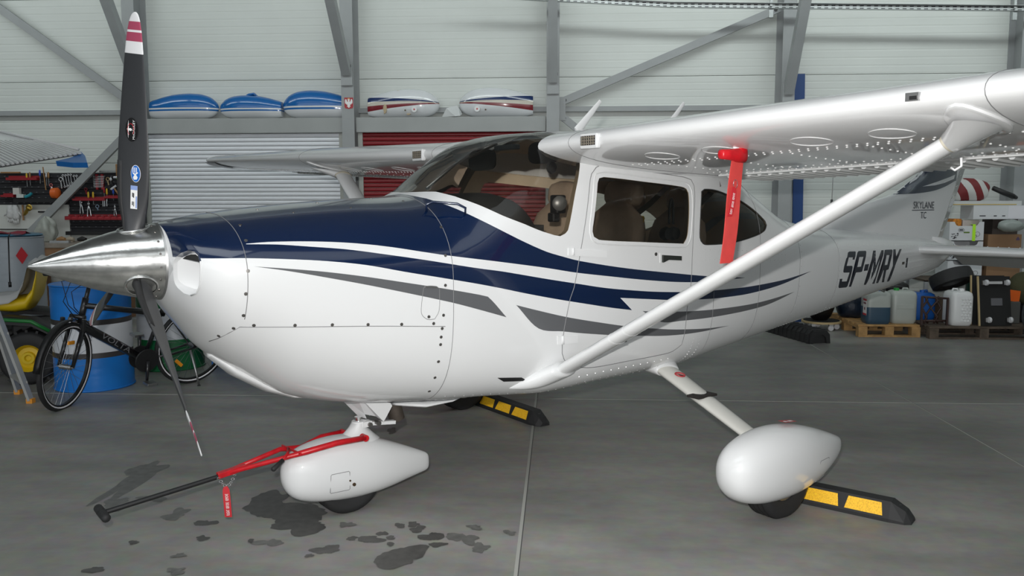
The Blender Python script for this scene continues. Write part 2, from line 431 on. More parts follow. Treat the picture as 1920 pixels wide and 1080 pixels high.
# shelf beams over the roller shutters
shelf_m = mat('shelf_grey', (.36,.375,.37), .55, noise=.04, nscale=3)
for a, b, l in ((-3.44,-.72,'grey shelf beam over the white shutter carrying three blue fairings'), (-.54,1.96,'grey shelf beam over the red shutter carrying two striped fairings')):
    MB().box(((a+b)/2,7.985,2.59), (b-a,.27,.195)).build('shelf', shelf_m, None, bevel=.006, label=l, cat='shelf', kind='structure')
def shutter(name, a, b, m, jm):
    t = empty(name, ((a+b)/2,7.92,0), kind='structure')
    w = b-a; prof = []
    for k in range(7):
        s = k/6; prof.append((-.012*math.sin(PI*s)**.6, .003+.0495*s))
    v = [(x,d,z) for x in (-w/2,w/2) for d,z in prof]; n = len(prof)
    f = [(k,n+k,n+k+1,k+1) for k in range(n-1)]+[tuple(range(n)), tuple(range(2*n-1,n-1,-1)), (0,n-1,2*n-1,n)]
    me = make_mesh('slat', v, f, m, None, math.radians(50))
    k = 0
    while .05+k*.0555 < 2.47:
        link('slat', me, t, (0,0,.05+k*.0555)); k += 1
    for x in (-w/2-.03, w/2+.03): MB().box((x,0,1.245), (.06,.06,2.49)).build('guide_rail', jm, t)
    return t
sh_w = mat('shutter_white', (.82,.84,.88), .35); sh_r = mat('shutter_red', (.22,.005,.010), .35)
jamb = mat('jamb_grey', (.40,.41,.38), .5)
shutter('door_1', -3.38, -.78, sh_w, jamb)
shutter('door_2', -.465, 1.955, sh_r, jamb)
# eagle emblem sticker on the column
st = empty('eagle_sticker', (-.615,7.797,2.868), label='small red sticker with white crowned eagle on the grey column', cat='sticker')
g = MB(); g.prism([(-.058,-.04),(-.05,-.066),(0,-.075),(.05,-.066),(.058,-.04),(.058,.07),(-.058,.07)], 0, -.002); g.build('shield', mat('sticker_red', (.42,.03,.04), .5), st)
half = [(0,.048),(.012,.05),(.016,.038),(.008,.028),(.010,.018),(.022,.020),(.028,.044),(.038,.052),(.048,.040),(.050,.010),(.045,-.012),(.036,-.004),(.032,-.022),(.026,-.012),(.020,-.028),(.014,-.020),(.018,-.036),(.026,-.046),(.014,-.048),(.010,-.040),(.010,-.058),(0,-.062)]
g = MB(); g.prism(half+[(-x,z) for x,z in half[::-1] if x > 0], -.002, -.003); g.build('eagle', mat('sticker_white', (.85,.85,.85), .5), st)
g = MB(); g.prism([(-.012,.052),(-.014,.064),(-.006,.058),(0,.066),(.006,.058),(.014,.064),(.012,.052)], -.002, -.003); g.build('crown', mat('sticker_gold', (.75,.55,.15), .4), st)
OUT = {
'blue_up': [(1.7534,1.5931),(1.811,1.5525),(1.8878,1.5029),(1.9923,1.4467),(2.1189,1.3881),(2.2563,1.3348),(2.3625,1.3058),(2.4685,1.2801),(2.7258,1.2364),(2.9619,1.2037),(3.2114,1.174),(3.4145,1.15),(3.5604,1.1349),(3.9397,1.103)],
'sliver_up': [(0.7368,1.4206),(0.826,1.4254),(0.9952,1.4231),(1.1728,1.4126),(1.3588,1.3906),(1.5555,1.3572),(1.6698,1.3381),(1.9767,1.2938),(2.2557,1.2512),(2.4505,1.2176),(2.7267,1.1799),(2.963,1.1492),(3.2128,1.1223),(3.4159,1.1082),(3.6613,1.1023),(3.9398,1.1012)],
'sliver_lo': [(0.736,1.4185),(0.8643,1.4139),(0.988,1.4024),(1.1639,1.3842),(1.3497,1.3553),(1.5482,1.322),(1.6634,1.301),(1.8426,1.2687),(1.9754,1.2477),(2.2558,1.1947),(2.4584,1.1586),(2.6521,1.1244),(2.8479,1.0984),(3.0669,1.0744),(3.3101,1.0561),(3.5002,1.0476),(3.751,1.0428),(4.0073,1.0415),(4.4415,1.0557),(4.8415,1.0919)],
'blue_lo': [(4.409,1.025),(4.0123,0.9958),(3.7258,0.9926),(3.5029,0.9985),(3.2069,1.0161),(3.0232,1.0345),(2.7775,1.06),(2.8722,0.9839),(2.7257,1.0076),(2.5079,1.0489),(2.2845,1.0932),(2.1008,1.1333),(1.9748,1.1629),(1.8407,1.1923),(1.646,1.2316),(1.4384,1.2722),(1.2447,1.3126),(1.062,1.3377),(0.8895,1.3529),(0.7138,1.3638),(0.6009,1.3655)],
'grey_a': [(0.7466,1.329),(0.8843,1.3139),(1.0567,1.2915),(1.2403,1.261),(1.4374,1.2235),(1.6465,1.1823),(1.8404,1.1407),(1.8871,1.1284),(2.0003,1.0172),(1.8542,1.0627),(1.7184,1.1037),(1.6446,1.124),(1.4367,1.1769),(1.2391,1.2255),(1.0552,1.2674),(0.8835,1.3044)],
'grey_b': [(2.0606,1.0739),(2.1971,1.0361),(2.3993,0.9837),(2.636,0.9339),(2.8347,0.8957),(3.0651,0.8603),(3.223,0.8394),(3.3413,0.8282),(3.5586,0.8116),(3.8162,0.8019),(3.5454,0.796),(3.3436,0.7976),(3.149,0.8082),(2.9728,0.8266),(2.7211,0.8566),(2.5096,0.8869),(2.3748,0.9098),(2.2065,0.941)],
'grey_c': [(2.9593,0.9712),(3.1636,0.9504),(3.3557,0.9367),(3.6185,0.9261),(4.0125,0.9228),(4.2964,0.934),(4.6136,0.9593),(4.419,0.9235),(4.2459,0.8986),(4.01,0.8845),(3.7613,0.879),(3.5248,0.8791),(3.3125,0.8837),(3.1173,0.8947)],
'windshield': [(1.802,1.6418),(1.8473,1.6114),(1.91,1.5746),(2.008,1.5226),(2.1273,1.4774),(2.2064,1.4477),(2.2767,1.4271),(2.348,1.4121),(2.3823,1.4251),(2.4009,1.4416),(2.4244,1.5106),(2.4638,1.6265),(2.5098,1.7279),(2.547,1.8123)],
'door': [(2.6413,1.7742),(2.6878,1.79),(2.9989,1.761),(3.3407,1.7323),(3.405,1.7175),(3.4214,1.6829),(3.3948,1.4979),(3.3809,1.2792),(3.3744,1.1108),(3.3449,0.9496),(3.3436,0.7976),(3.3406,0.7332),(3.2761,0.6976),(3.1991,0.6886),(2.8984,0.6843),(2.6085,0.6823),(2.4712,0.7093),(2.4113,0.7368),(2.3752,0.7904),(2.369,0.84),(2.3777,0.9264),(2.4148,1.0812),(2.4401,1.1362),(2.4906,1.3543),(2.5669,1.6663),(2.5974,1.7378)],
'door_window': [(2.6438,1.7144),(2.677,1.7218),(2.9812,1.7007),(3.2956,1.6764),(3.3463,1.6634),(3.3608,1.6384),(3.3395,1.4118),(3.3253,1.3695),(3.3003,1.3421),(2.9577,1.3624),(2.6148,1.3854),(2.5792,1.4027),(2.5697,1.4314),(2.5777,1.4772),(2.6285,1.6902)],
'window_ridge': [(2.6266,1.7382),(2.6816,1.7492),(2.9891,1.7266),(3.3172,1.7022),(3.3768,1.6856),(3.3932,1.6511),(3.3687,1.4061),(3.3546,1.356),(3.3166,1.3227),(2.9592,1.3414),(2.6033,1.3663),(2.5617,1.3889),(2.5509,1.4261),(2.5563,1.4855),(2.6064,1.7008)],
'side_window': [(3.4855,1.6472),(3.5202,1.6615),(3.6662,1.6529),(3.9188,1.5938),(4.099,1.5258),(4.2204,1.4565),(4.2283,1.4318),(4.1917,1.3988),(4.0493,1.3645),(3.7858,1.3319),(3.5217,1.3282),(3.4786,1.337),(3.4483,1.3735),(3.4604,1.5322)],
'split': [(0.7102,1.0717),(0.9383,1.0588),(1.2494,1.0378),(1.6465,1.0023)],
'nose_low': [(0.7102,1.0717),(0.6813,1.0437),(0.6588,1.0143),(0.6447,0.991)],
'hinge_u': [(2.3989,1.349),(2.6692,1.3252),(2.6696,1.2876),(2.3987,1.3099)],
'hinge_l': [(2.3326,0.8896),(2.4728,0.8773),(2.476,0.8405),(2.3399,0.843)],
'handle': [(3.107,1.2842),(3.2653,1.2714),(3.266,1.2463),(3.1535,1.2545),(3.108,1.2412)],
'handle_plate': [(3.0909,1.2956),(3.2793,1.2802),(3.2807,1.2315),(3.0944,1.2403)],
'lock': [(3.0595,1.2907)],
'vent': [(1.9935,0.6994),(2.1444,0.682),(2.1879,0.659),(2.0399,0.6732)],
'oil_door': [(1.5274,1.1934),(1.5445,1.2011),(1.5959,1.1967),(1.6131,1.1856),(1.6098,1.0796),(1.5873,1.0432),(1.5503,1.0437),(1.5187,1.069),(1.5155,1.1069)],
'oil_hinge': [(1.536,1.1991),(1.5987,1.1928)],
'screws': [(0.7595,1.077),(0.922,1.0671),(1.0829,1.0575),(1.249,1.0449),(1.415,1.0324),(1.5823,1.0217),(0.7538,1.4949),(0.7407,1.4332),(0.7219,1.3117),(0.7131,1.2171),(0.7136,1.1238),(0.6896,1.0655),(0.655,1.0255),(1.6837,1.4697),(1.6582,1.3386),(1.6453,1.1988),(1.6347,1.0572),(1.5557,1.056),(1.6294,0.9934),(1.6262,0.9522),(1.6266,0.9154),(1.628,0.8295),(1.6324,0.7444),(1.6414,0.6639)],
'inlet': [(0.5071,1.3682),(0.5164,1.385),(0.5302,1.3951),(0.5485,1.3958),(0.5567,1.3834),(0.5588,1.3539),(0.5578,1.2998),(0.5568,1.2483),(0.5516,1.22),(0.5404,1.209),(0.5244,1.2156),(0.5112,1.2355),(0.5024,1.2683),(0.5006,1.3472)],
'strut_fair': [(2.1357,0.6378),(2.1485,0.6877),(2.239,0.7133),(2.3437,0.7069),(2.5209,0.6778),(2.5662,0.6319),(2.5441,0.5763),(2.4227,0.579),(2.2753,0.5902)],
}
LETTERS = {
'S': [[(5.4269,1.1595),(5.449,1.1968),(5.4726,1.2033),(5.5731,1.1989),(5.5773,1.191),(5.5625,1.1597),(5.5455,1.1367),(5.5249,1.1377),(5.5317,1.1552)],[(5.4122,1.1535),(5.4269,1.1604),(5.4438,1.1596),(5.4097,1.0947),(5.3813,1.0963)],[(5.381,1.0981),(5.5054,1.0911),(5.5197,1.0816),(5.5106,1.0384),(5.3819,1.0464),(5.3715,1.0561)],[(5.4865,1.0408),(5.5115,1.0392),(5.4909,0.9692),(5.4587,0.9715)],[(5.3297,1.0021),(5.3572,1.0002),(5.3576,0.9787),(5.4894,0.9721),(5.4833,0.9332),(5.463,0.924),(5.3477,0.9296),(5.3307,0.9402)]],
'P': [[(5.6287,1.1932),(5.6576,1.192),(5.5562,0.9229),(5.5247,0.9254)],[(5.6268,1.1887),(5.6487,1.1992),(5.7672,1.1954),(5.7778,1.1866),(5.7595,1.1483),(5.6248,1.153)],[(5.729,1.1516),(5.7608,1.1501),(5.7201,1.0724),(5.6886,1.0733)],[(5.5942,1.0764),(5.7196,1.0748),(5.7036,1.0334),(5.682,1.031),(5.5732,1.0345)]],
'-': [[(5.7647,1.0887),(5.8277,1.0876),(5.8106,1.0354),(5.7499,1.0367)]],
'M': [[(5.9287,1.1903),(5.9612,1.1889),(5.8511,0.9159),(5.8179,0.9185)],[(5.9368,1.19),(5.9636,1.1888),(5.961,1.0102),(5.9296,0.983),(5.9281,1.0509)],[(5.9149,1.0131),(5.9533,1.0301),(5.9522,1.001),(5.9231,0.9516)],[(5.9231,0.9516),(5.9198,0.9836),(6.0948,1.186),(6.1212,1.1849),(5.9559,1.0056)],[(6.0924,1.1861),(6.1224,1.1849),(6.0274,0.9126),(5.9894,0.9154)]],
'R': [[(6.1621,1.1851),(6.1926,1.1838),(6.1063,0.9117),(6.073,0.9142)],[(6.1611,1.1832),(6.1754,1.1865),(6.2998,1.1831),(6.3103,1.1739),(6.2908,1.1372),(6.1496,1.1424)],[(6.2504,1.1401),(6.2908,1.1382),(6.2529,1.0568),(6.2148,1.0579)],[(6.1233,1.0621),(6.2547,1.0592),(6.2438,1.0199),(6.2145,1.0152),(6.1067,1.0197)],[(6.1596,1.0175),(6.1951,1.0163),(6.238,0.9095),(6.2004,0.9113)]],
'Y': [[(6.3446,1.1827),(6.38,1.1812),(6.3796,1.0698),(6.37,1.0325),(6.3392,1.0419)],[(6.4811,1.179),(6.5121,1.1777),(6.3733,1.0308),(6.3457,1.0616)],[(6.3366,1.042),(6.3733,1.0339),(6.3505,0.9079),(6.3154,0.909)]],
'bar': [[(6.6274,1.0962),(6.6518,1.095),(6.6566,1.0107),(6.6318,1.0111)]],
'box': [[(6.5311,1.0668),(6.5845,1.0665),(6.583,1.0434),(6.5318,1.0447)]],
}
def interp(tab,x):
    # monotone cubic (pchip-like) interpolation, tab = [(x,v),...]
    n=len(tab)
    if x<=tab[0][0]: return tab[0][1]
    if x>=tab[-1][0]: return tab[-1][1]
    d=[(tab[i+1][1]-tab[i][1])/(tab[i+1][0]-tab[i][0]) for i in range(n-1)]
    def slope(i):
        if i==0: return d[0]
        if i==n-1: return d[-1]
        a,b=d[i-1],d[i]
        if a*b<=0: return 0.0
        h0=tab[i][0]-tab[i-1][0];h1=tab[i+1][0]-tab[i][0]
        w1=2*h1+h0;w2=h1+2*h0
        return (w1+w2)/(w1/a+w2/b)
    lo=0
    for i in range(n-1):
        if tab[i][0]<=x<=tab[i+1][0]: lo=i;break
    h=tab[lo+1][0]-tab[lo][0];t=(x-tab[lo][0])/h
    m0,m1=slope(lo)*h,slope(lo+1)*h
    p0,p1=tab[lo][1],tab[lo+1][1]
    return p0*(2*t**3-3*t*t+1)+m0*(t**3-2*t*t+t)+p1*(-2*t**3+3*t*t)+m1*(t**3-t*t)
# x : ztop, zbot, halfwidth, z of max width, exponent top, exponent bottom
SEC=[
(0.500,1.500,1.165,0.235,1.335,2.000,2.000),
(0.530,1.508,1.115,0.360,1.335,2.000,2.000),
(0.580,1.519,1.045,0.430,1.320,2.050,2.000),
(0.660,1.535,0.939,0.475,1.300,2.150,2.000),
(0.800,1.555,0.826,0.500,1.280,2.250,2.000),
(1.050,1.581,0.667,0.520,1.250,2.300,2.200),
(1.350,1.604,0.596,0.535,1.220,2.350,2.600),
(1.690,1.622,0.564,0.550,1.200,2.350,3.100),
(1.800,1.665,0.555,0.555,1.200,2.400,3.300),
(2.000,1.808,0.548,0.560,1.200,2.600,3.700),
(2.200,1.925,0.533,0.565,1.200,2.900,4.000),
(2.400,1.970,0.520,0.570,1.200,3.300,4.300),
(2.800,1.995,0.536,0.580,1.200,3.800,4.400),
(3.400,1.975,0.544,0.575,1.200,3.600,4.200),
(3.900,1.870,0.576,0.545,1.190,3.000,3.600),
(4.300,1.692,0.605,0.505,1.170,2.600,3.200),
(4.700,1.508,0.639,0.460,1.160,2.400,2.900),
(5.200,1.412,0.676,0.400,1.150,2.300,2.700),
(6.000,1.350,0.759,0.300,1.120,2.300,2.500),
(6.800,1.283,0.844,0.200,1.120,2.300,2.400),
(7.500,1.220,0.929,0.120,1.120,2.200,2.200),
(7.800,1.185,1.035,0.070,1.120,2.100,2.000),
(7.900,1.160,1.080,0.030,1.120,2.000,2.000),
]
COL=[[(s[0],s[k]) for s in SEC] for k in range(7)]
def sec(x): return [interp(COL[k],x) for k in range(1,7)]
def surf(x,a):
    """left half, polar angle in the section: a=0 bottom centre, a=pi/2 widest, a=pi top centre"""
    zt,zb,w,zc,nt,nb=sec(x)
    s,c=abs(math.sin(a)),math.cos(a)
    n,h=(nb,zc-zb) if c>=0 else (nt,zt-zc)
    r=(s**n+abs(c)**n)**(-1/n)
    return (x,-w*r*s,zc-h*r*c)
def a_of_z(x,z):
    zt,zb,w,zc,nt,nb=sec(x)
    n,h=(nb,zc-zb) if z<=zc else (nt,zt-zc)
    q=min(1,abs(z-zc)/h); y=max(0.0,1-q**n)**(1/n)
    return math.atan2(y,q) if z<=zc else math.pi-math.atan2(y,q)
def side(x,z): return surf(x,a_of_z(x,z))
# ================================================================== the aircraft
AC = empty('light_aircraft', (0,0,0), PSI, label='white high-wing single propeller aircraft with navy and grey stripes parked in the hangar', cat='aircraft')
def nrm(x, a):
    e = 1e-3; xx = min(max(x, .5+e), 7.9-e); aa = min(max(a, .02), PI-.02)
    p = Vector(surf(xx-e, aa)); q = Vector(surf(xx+e, aa)); r = Vector(surf(xx, aa-e*4)); s = Vector(surf(xx, aa+e*4))
    n = (q-p).cross(s-r)
    if n.length < 1e-12: return Vector((0,-1,0))
    n.normalize()
    if a <= 0.001: return Vector((n.x,0,-abs(n.z))).normalized()
    if a >= PI-.001: return Vector((n.x,0,abs(n.z))).normalized()
    return n if n.y < .2 else -n
KA = .45
def dense(L, step=.03, closed=False, corner=50):
    """Catmull-Rom through L, straight at sharp corners; L in (x, a)"""
    L = [Vector(p) for p in L]; n = len(L); out = []
    def tan(i):
        if not closed and (i == 0 or i == n-1): return None
        a, b, c = L[i-1], L[i], L[(i+1) % n]
        u, v = b-a, c-b
        if u.length < 1e-9 or v.length < 1e-9 or u.angle(v, 0) > math.radians(corner): return None
        return (c-a)*.5
    for i in range(n if closed else n-1):
        p, q = L[i], L[(i+1) % n]; d = (q-p).length; k = max(1, int(d/step))
        t0, t1 = tan(i), tan((i+1) % n)
        la = (p-L[i-1]).length if (closed or i > 0) else d; lb = (L[(i+2) % n]-q).length if (closed or i+2 < n) else d
        m0 = (q-p) if t0 is None else t0*(2*d/(la+d+1e-9)); m1 = (q-p) if t1 is None else t1*(2*d/(lb+d+1e-9))
        for j in range(k):
            t = j/k; out.append(p*(2*t**3-3*t*t+1)+m0*(t**3-2*t*t+t)+q*(-2*t**3+3*t*t)+m1*(t**3-t*t))
    if not closed: out.append(L[-1])
    return out
def xa(L): return [(x, a_of_z(x, z)*KA) for x, z in L]
def dxa(L, step=.03, closed=False): return [Vector(p) for p in xa(dense(L, step, closed))]
TOP = PI*KA
R_ = {}
R_['blue'] = dense([(.5, TOP), (1.728, TOP)], .03)+dxa([(1.737,1.608)]+OUT['blue_up'])+dxa(OUT['sliver_up'][::-1])[1:]+dxa(OUT['sliver_lo'])+dxa(OUT['sliver_lo'][-1:]+OUT['blue_lo']+[(.5, 1.3655)])[1:]
for k in ('grey_a', 'grey_b', 'grey_c'): R_[k] = dxa(OUT[k], .03, True)
R_['windshield'] = [Vector((1.738, TOP))]+dxa([(1.748,1.658)]+OUT['windshield']+[(2.56,1.87)])+[Vector((2.58, TOP))]
R_['door'] = dxa(OUT['door'], .03, True); R_['door_window'] = dxa(OUT['door_window'], .02, True)
R_['side_window'] = dxa(OUT['side_window'], .02, True)
R_['rear_window'] = dense([(3.98, TOP), (3.98, 2.72*KA), (4.02, 2.66*KA), (4.36, 2.64*KA), (4.43, 2.72*KA), (4.45, TOP)], .03, True)
for ch in LETTERS:
    if ch != 'box':
        for i, q in enumerate(LETTERS[ch]):
            n = len(q); ar = sum(q[j][0]*q[(j+1)%n][1]-q[(j+1)%n][0]*q[j][1] for j in range(n)); sg = 1 if ar > 0 else -1; W_ = []
            for j in range(n):
                e0 = Vector(q[j])-Vector(q[j-1]); e1 = Vector(q[(j+1)%n])-Vector(q[j]); nx = sg*(e0.normalized().y+e1.normalized().y)
                W_.append((q[j][0]+(.008 if nx > .3 else (-.008 if nx < -.3 else 0)), q[j][1]))
            R_['letter_%s%d' % (ch, i)] = [Vector(p) for p in xa(W_)]
R_['inlet'] = dxa(OUT['inlet'], .015, True)
lines = {'nose': [(.72, TOP*k/60) for k in range(61)], 'fw': [(1.69, TOP*k/60) for k in range(61)]}
verts = []; edges = []
for L in list(R_.values()):
    n0 = len(verts); verts += [Vector((p[0], min(p[1], TOP))) for p in L]; edges += [(n0+i, n0+(i+1) % len(L)) for i in range(len(L))]
for L in lines.values():
    n0 = len(verts); verts += [Vector(p) for p in L]; edges += [(n0+i, n0+i+1) for i in range(len(L)-1)]
pts = np.array([(p.x, p.y) for p in verts])
xs = [.5, .507, .515, .524, .535, .55, .57]; x = .6
while x < 7.86:
    xs.append(x); x += .035 if x < 1.7 else (.03 if x < 2.6 else (.05 if x < 4.9 else .12))
xs += [7.86, 7.885, 7.9]
NA = 40
for x in xs:
    for k in range(NA+1):
        p = (x, TOP*k/NA)
        if k in (0, NA) or x in (.5, 7.9) or np.min((pts[:,0]-p[0])**2+(pts[:,1]-p[1])**2) > .010**2: verts.append(Vector(p))
res = delaunay_2d_cdt(verts, edges, [], 0, 1e-5)
V2, F2 = res[0], res[2]
A2 = np.array([(p.x, p.y) for p in V2])
tri = np.array([f if len(f) == 3 else f[:3] for f in F2]); cen = A2[tri].mean(axis=1)
def inside(C, L):
    P = np.array([(p[0], p[1]) for p in L]); Q = np.roll(P, -1, axis=0); r = np.zeros(len(C), bool)
    for (x0, y0), (x1, y1) in zip(P, Q):
        if y0 == y1: continue
        m = ((C[:,1] > y0) != (C[:,1] > y1))
        r ^= m & (C[:,0] < (x1-x0)*(C[:,1]-y0)/(y1-y0)+x0)
    return r
IN = {k: inside(cen, L) for k, L in R_.items()}
mid = np.zeros(len(tri), int); mid[IN['blue']] = 1
for k in ('grey_a', 'grey_b', 'grey_c'): mid[IN[k]] = 2
for k in IN:
    if k.startswith('letter_'): mid[IN[k]] = 3
reg = np.full(len(tri), 2); reg[cen[:,0] < 1.69] = 1; reg[cen[:,0] < .72] = 0
for k, c in (('door', 3), ('door_window', 4), ('side_window', 5), ('rear_window', 6), ('windshield', 7), ('inlet', 8)): reg[IN[k]] = c
P3 = [Vector(surf(p.x, p.y/KA)) for p in V2]; N3 = [nrm(p.x, p.y/KA) for p in V2]
def mir(p): return Vector((p[0], -p[1], p[2]))
def skin(name, ids, mats, sides, parent=None, off=0., flip=False, xr=None, **k):
    sel = np.isin(reg, ids)
    if xr: sel &= (cen[:,0] > xr[0]) & (cen[:,0] < xr[1])
    idx = np.where(sel)[0]; v = []; nn = []; f = []; fm = []
    for s in sides:
        mp = {}
        for t in idx:
            q = []
            for i in tri[t]:
                i = int(i)
                if i not in mp:
                    p = P3[i]+N3[i]*off; n = N3[i]*(-1 if flip else 1)
                    mp[i] = len(v); v.append(p if s < 0 else mir(p)); nn.append(n if s < 0 else mir(n))
                q.append(mp[i])
            a, b, c = (Vector(v[j]) for j in q)
            if (b-a).cross(c-a).dot(Vector(nn[q[0]])+Vector(nn[q[1]])+Vector(nn[q[2]])) < 0: q = q[::-1]
            f.append(tuple(q)); fm.append(int(mid[t]) if len(mats) > 1 else 0)
    me = make_mesh(name, v, f, mats, fm, PI); me.normals_split_custom_set_from_vertices([tuple(n) for n in nn])
    return link(name, me, parent, **k)
letter_m = mat('registration_black', (.008,.010,.022), .3)
paint = [white, navy, grey_p, letter_m]
fus = skin('fuselage', [2], paint, (-1, 1), AC)
cowl = skin('cowling', [1], paint, (-1, 1), AC)
bowl = skin('nose_bowl', [0], paint, (-1, 1), AC)
door_l = skin('cabin_door', [3], paint, (-1,), AC); door_r = skin('cabin_door', [3], paint, (1,), AC)
skin('door_window', [4], [win_g], (-1,), door_l, -.004); skin('door_window', [4], [win_g], (1,), door_r, -.004)
skin('side_window', [5], [win_g], (-1,), AC, -.004); skin('side_window', [5], [win_g], (1,), AC, -.004)
skin('rear_window', [6], [win_g], (-1, 1), AC, -.004)
skin('windshield', [7], [ws_g], (-1, 1), AC, -.002, label='tinted wrap-around windshield')
skin('cabin_lining', [1, 2, 3], [lining], (-1, 1), AC, -.035, True, (1.76, 4.62))
MB().prism([(-.22,.70),(.22,.70),(.38,.9),(.41,1.15),(.36,1.32),(.16,1.46),(-.16,1.46),(-.36,1.32),(-.41,1.15),(-.38,.9)], 4.60, 4.61, 'x').build('aft_bulkhead', lining, AC)
def S3(x, z, off=0., side=-1):
    a = a_of_z(x, z); p = Vector(surf(x, a))+nrm(x, a)*off
    return p if side < 0 else mir(p)
def U3(u, off=0., side=-1):
    p = Vector(surf(u[0], min(u[1]/KA, PI)))+nrm(u[0], u[1]/KA)*off
    return p if side < 0 else mir(p)
def rim(loop, depth, m, name, parent, side=-1, closed=True):
    v = []; f = []; n = len(loop)
    for u in loop: v += [U3(u, .0005, side), U3(u, -depth, side)]
    for i in range(n if closed else n-1):
        j = (i+1) % n; f.append((2*i, 2*j, 2*j+1, 2*i+1))
    return link(name, make_mesh(name, v, f, m, None, PI), parent)
rim_m = mat('window_trim_tan', (.30,.235,.16), .7)
for s, d in ((-1, door_l), (1, door_r)):
    rim(R_['door_window'], .036, rim_m, 'window_trim', d, s); rim(R_['side_window'], .036, rim_m, 'window_trim', AC, s)
    rim(R_['windshield'][3:-2], .036, rim_m, 'windshield_trim', AC, s, False)
# panel seams and raised lines
def seamline(L, name, parent, r=.0016, m=seam_m, closed=False, off=.0004, side=-1):
    g = MB(); g.tube([U3(u, off, side) for u in L], r, 5, True, closed); return g.build(name, m, parent, PI)
seamline([u for u in lines['nose'] if surf(.72, u[1]/KA)[2] > 1.098], 'panel_seam', bowl); seamline(lines['fw'][3:], 'panel_seam', fus)
seamline(dxa(OUT['split'], .04), 'panel_seam', cowl); seamline(dxa(OUT['nose_low'], .03), 'panel_seam', bowl)
seamline(R_['door'], 'door_seam', door_l, .0022, closed=True)
seamline(dxa(OUT['window_ridge'], .02, True), 'window_ridge', door_l, .0035, white, True)
seamline(dxa(OUT['oil_door'], .012, True), 'oil_door_seam', cowl, .0013, closed=True)
for xx, a0, a1 in ((4.12,.22,.85), (4.66,.12,.9), (5.28,.1,.9), (3.60,.2,.46)):
    seamline([(xx, TOP*(a0+(a1-a0)*k/30)) for k in range(31)], 'panel_seam', fus, .0013)
rubber_s = mat('gasket_dark', (.05,.05,.05), .6)
seamline(R_['side_window'], 'window_gasket', AC, .0032, rubber_s, True)
# patches: small pieces lying on the skin
def patch(poly, name, m, parent, off=.002, th=.002, side=-1, smooth=None, **k):
    P = [S3(x, z, off, side) for x, z in poly]; Q = [S3(x, z, off-th, side) for x, z in poly]; n = len(P)
    g = MB(); g.add(P+Q, [tuple(range(n)), tuple(range(2*n-1, n-1, -1))]+[(i, n+i, n+(i+1) % n, (i+1) % n) for i in range(n)])
    return g.build(name, m, parent, smooth, **k)
patch(LETTERS['box'][0], 'data_plate', mat('placard_brown', (.09,.08,.07), .5), fus, .0015)
hinge_m = mat('hinge_white', (.78,.785,.79), .3)
for k in ('hinge_u', 'hinge_l'): patch(OUT[k], 'hinge', hinge_m, door_l, .005, .006)
for k in ('hinge_u', 'hinge_l'):
    (x0, z0), (x3, z3) = OUT[k][0], OUT[k][3]; g = MB(); g.tube([S3(x0+.03, z0, .008), S3(x3+.03, z3, .008)], .006, 8); g.build('hinge_pin', hinge_m, door_l, PI)
patch(OUT['handle_plate'], 'handle_plate', hinge_m, door_l, .003, .004)
h = patch(OUT['handle'], 'handle', mat('handle_dark', (.05,.055,.05), .4, .5), door_l, .018, .014, label='dark metal door handle')
c = OUT['lock'][0]; g = MB(); p = S3(*c, 0); n = nrm(c[0], a_of_z(*c)); g.cyl(p, p+n*.004, .010, n=12); g.build('lock', screw_m, door_l, SM)
patch(OUT['vent'], 'vent_grille', black, fus, .003, .004)
fine = [(OUT['vent'][0][0]+(OUT['vent'][1][0]-OUT['vent'][0][0])*t, OUT['vent'][0][1]+(OUT['vent'][1][1]-OUT['vent'][0][1])*t) for t in (0, 1)]
def screws(L, r, m, name, parent, h=.0016, n=8):
    g = MB()
    for x, z in L:
        p = S3(x, z, -.001); q = nrm(x, a_of_z(x, z)); g.tube([p, p+q*(h+.001), p+q*(h+.0012)], [r, r, r*.5], n)
    return g.build(name, m, parent, SM, kind='stuff')
screws(OUT['screws'], .0078, screw_m, 'cowl_screws', cowl)
g = MB()
for x, a in [(1.02,2.62),(1.3,2.62),(1.62,2.75),(.9,2.85),(1.2,2.9),(1.5,2.95)]:
    p = Vector(surf(x, a)); q = nrm(x, a); g.tube([p-q*.001, p+q*.0016], .006, 8)
g.build('cowl_screws', screw_m, cowl, SM, kind='stuff')
(x0, z0), (x1, z1) = OUT['oil_hinge']; g = MB(); g.tube([S3(x0, z0, .003), S3(x1, z1, .003)], .004, 6); g.build('oil_door_hinge', steel_d, cowl)
# grab handle in front of the windshield
g = MB(); hp = [(1.68,1.567),(1.665,1.590),(1.80,1.597),(1.815,1.565)]
base = [S3(1.665,1.545,0), S3(1.66,1.548,.035), S3(1.70,1.552,.045), S3(1.80,1.545,.05), S3(1.83,1.535,.04), S3(1.83,1.53,0)]
g.tube(base, .006, 8); g.build('grab_handle', navy, cowl, PI)
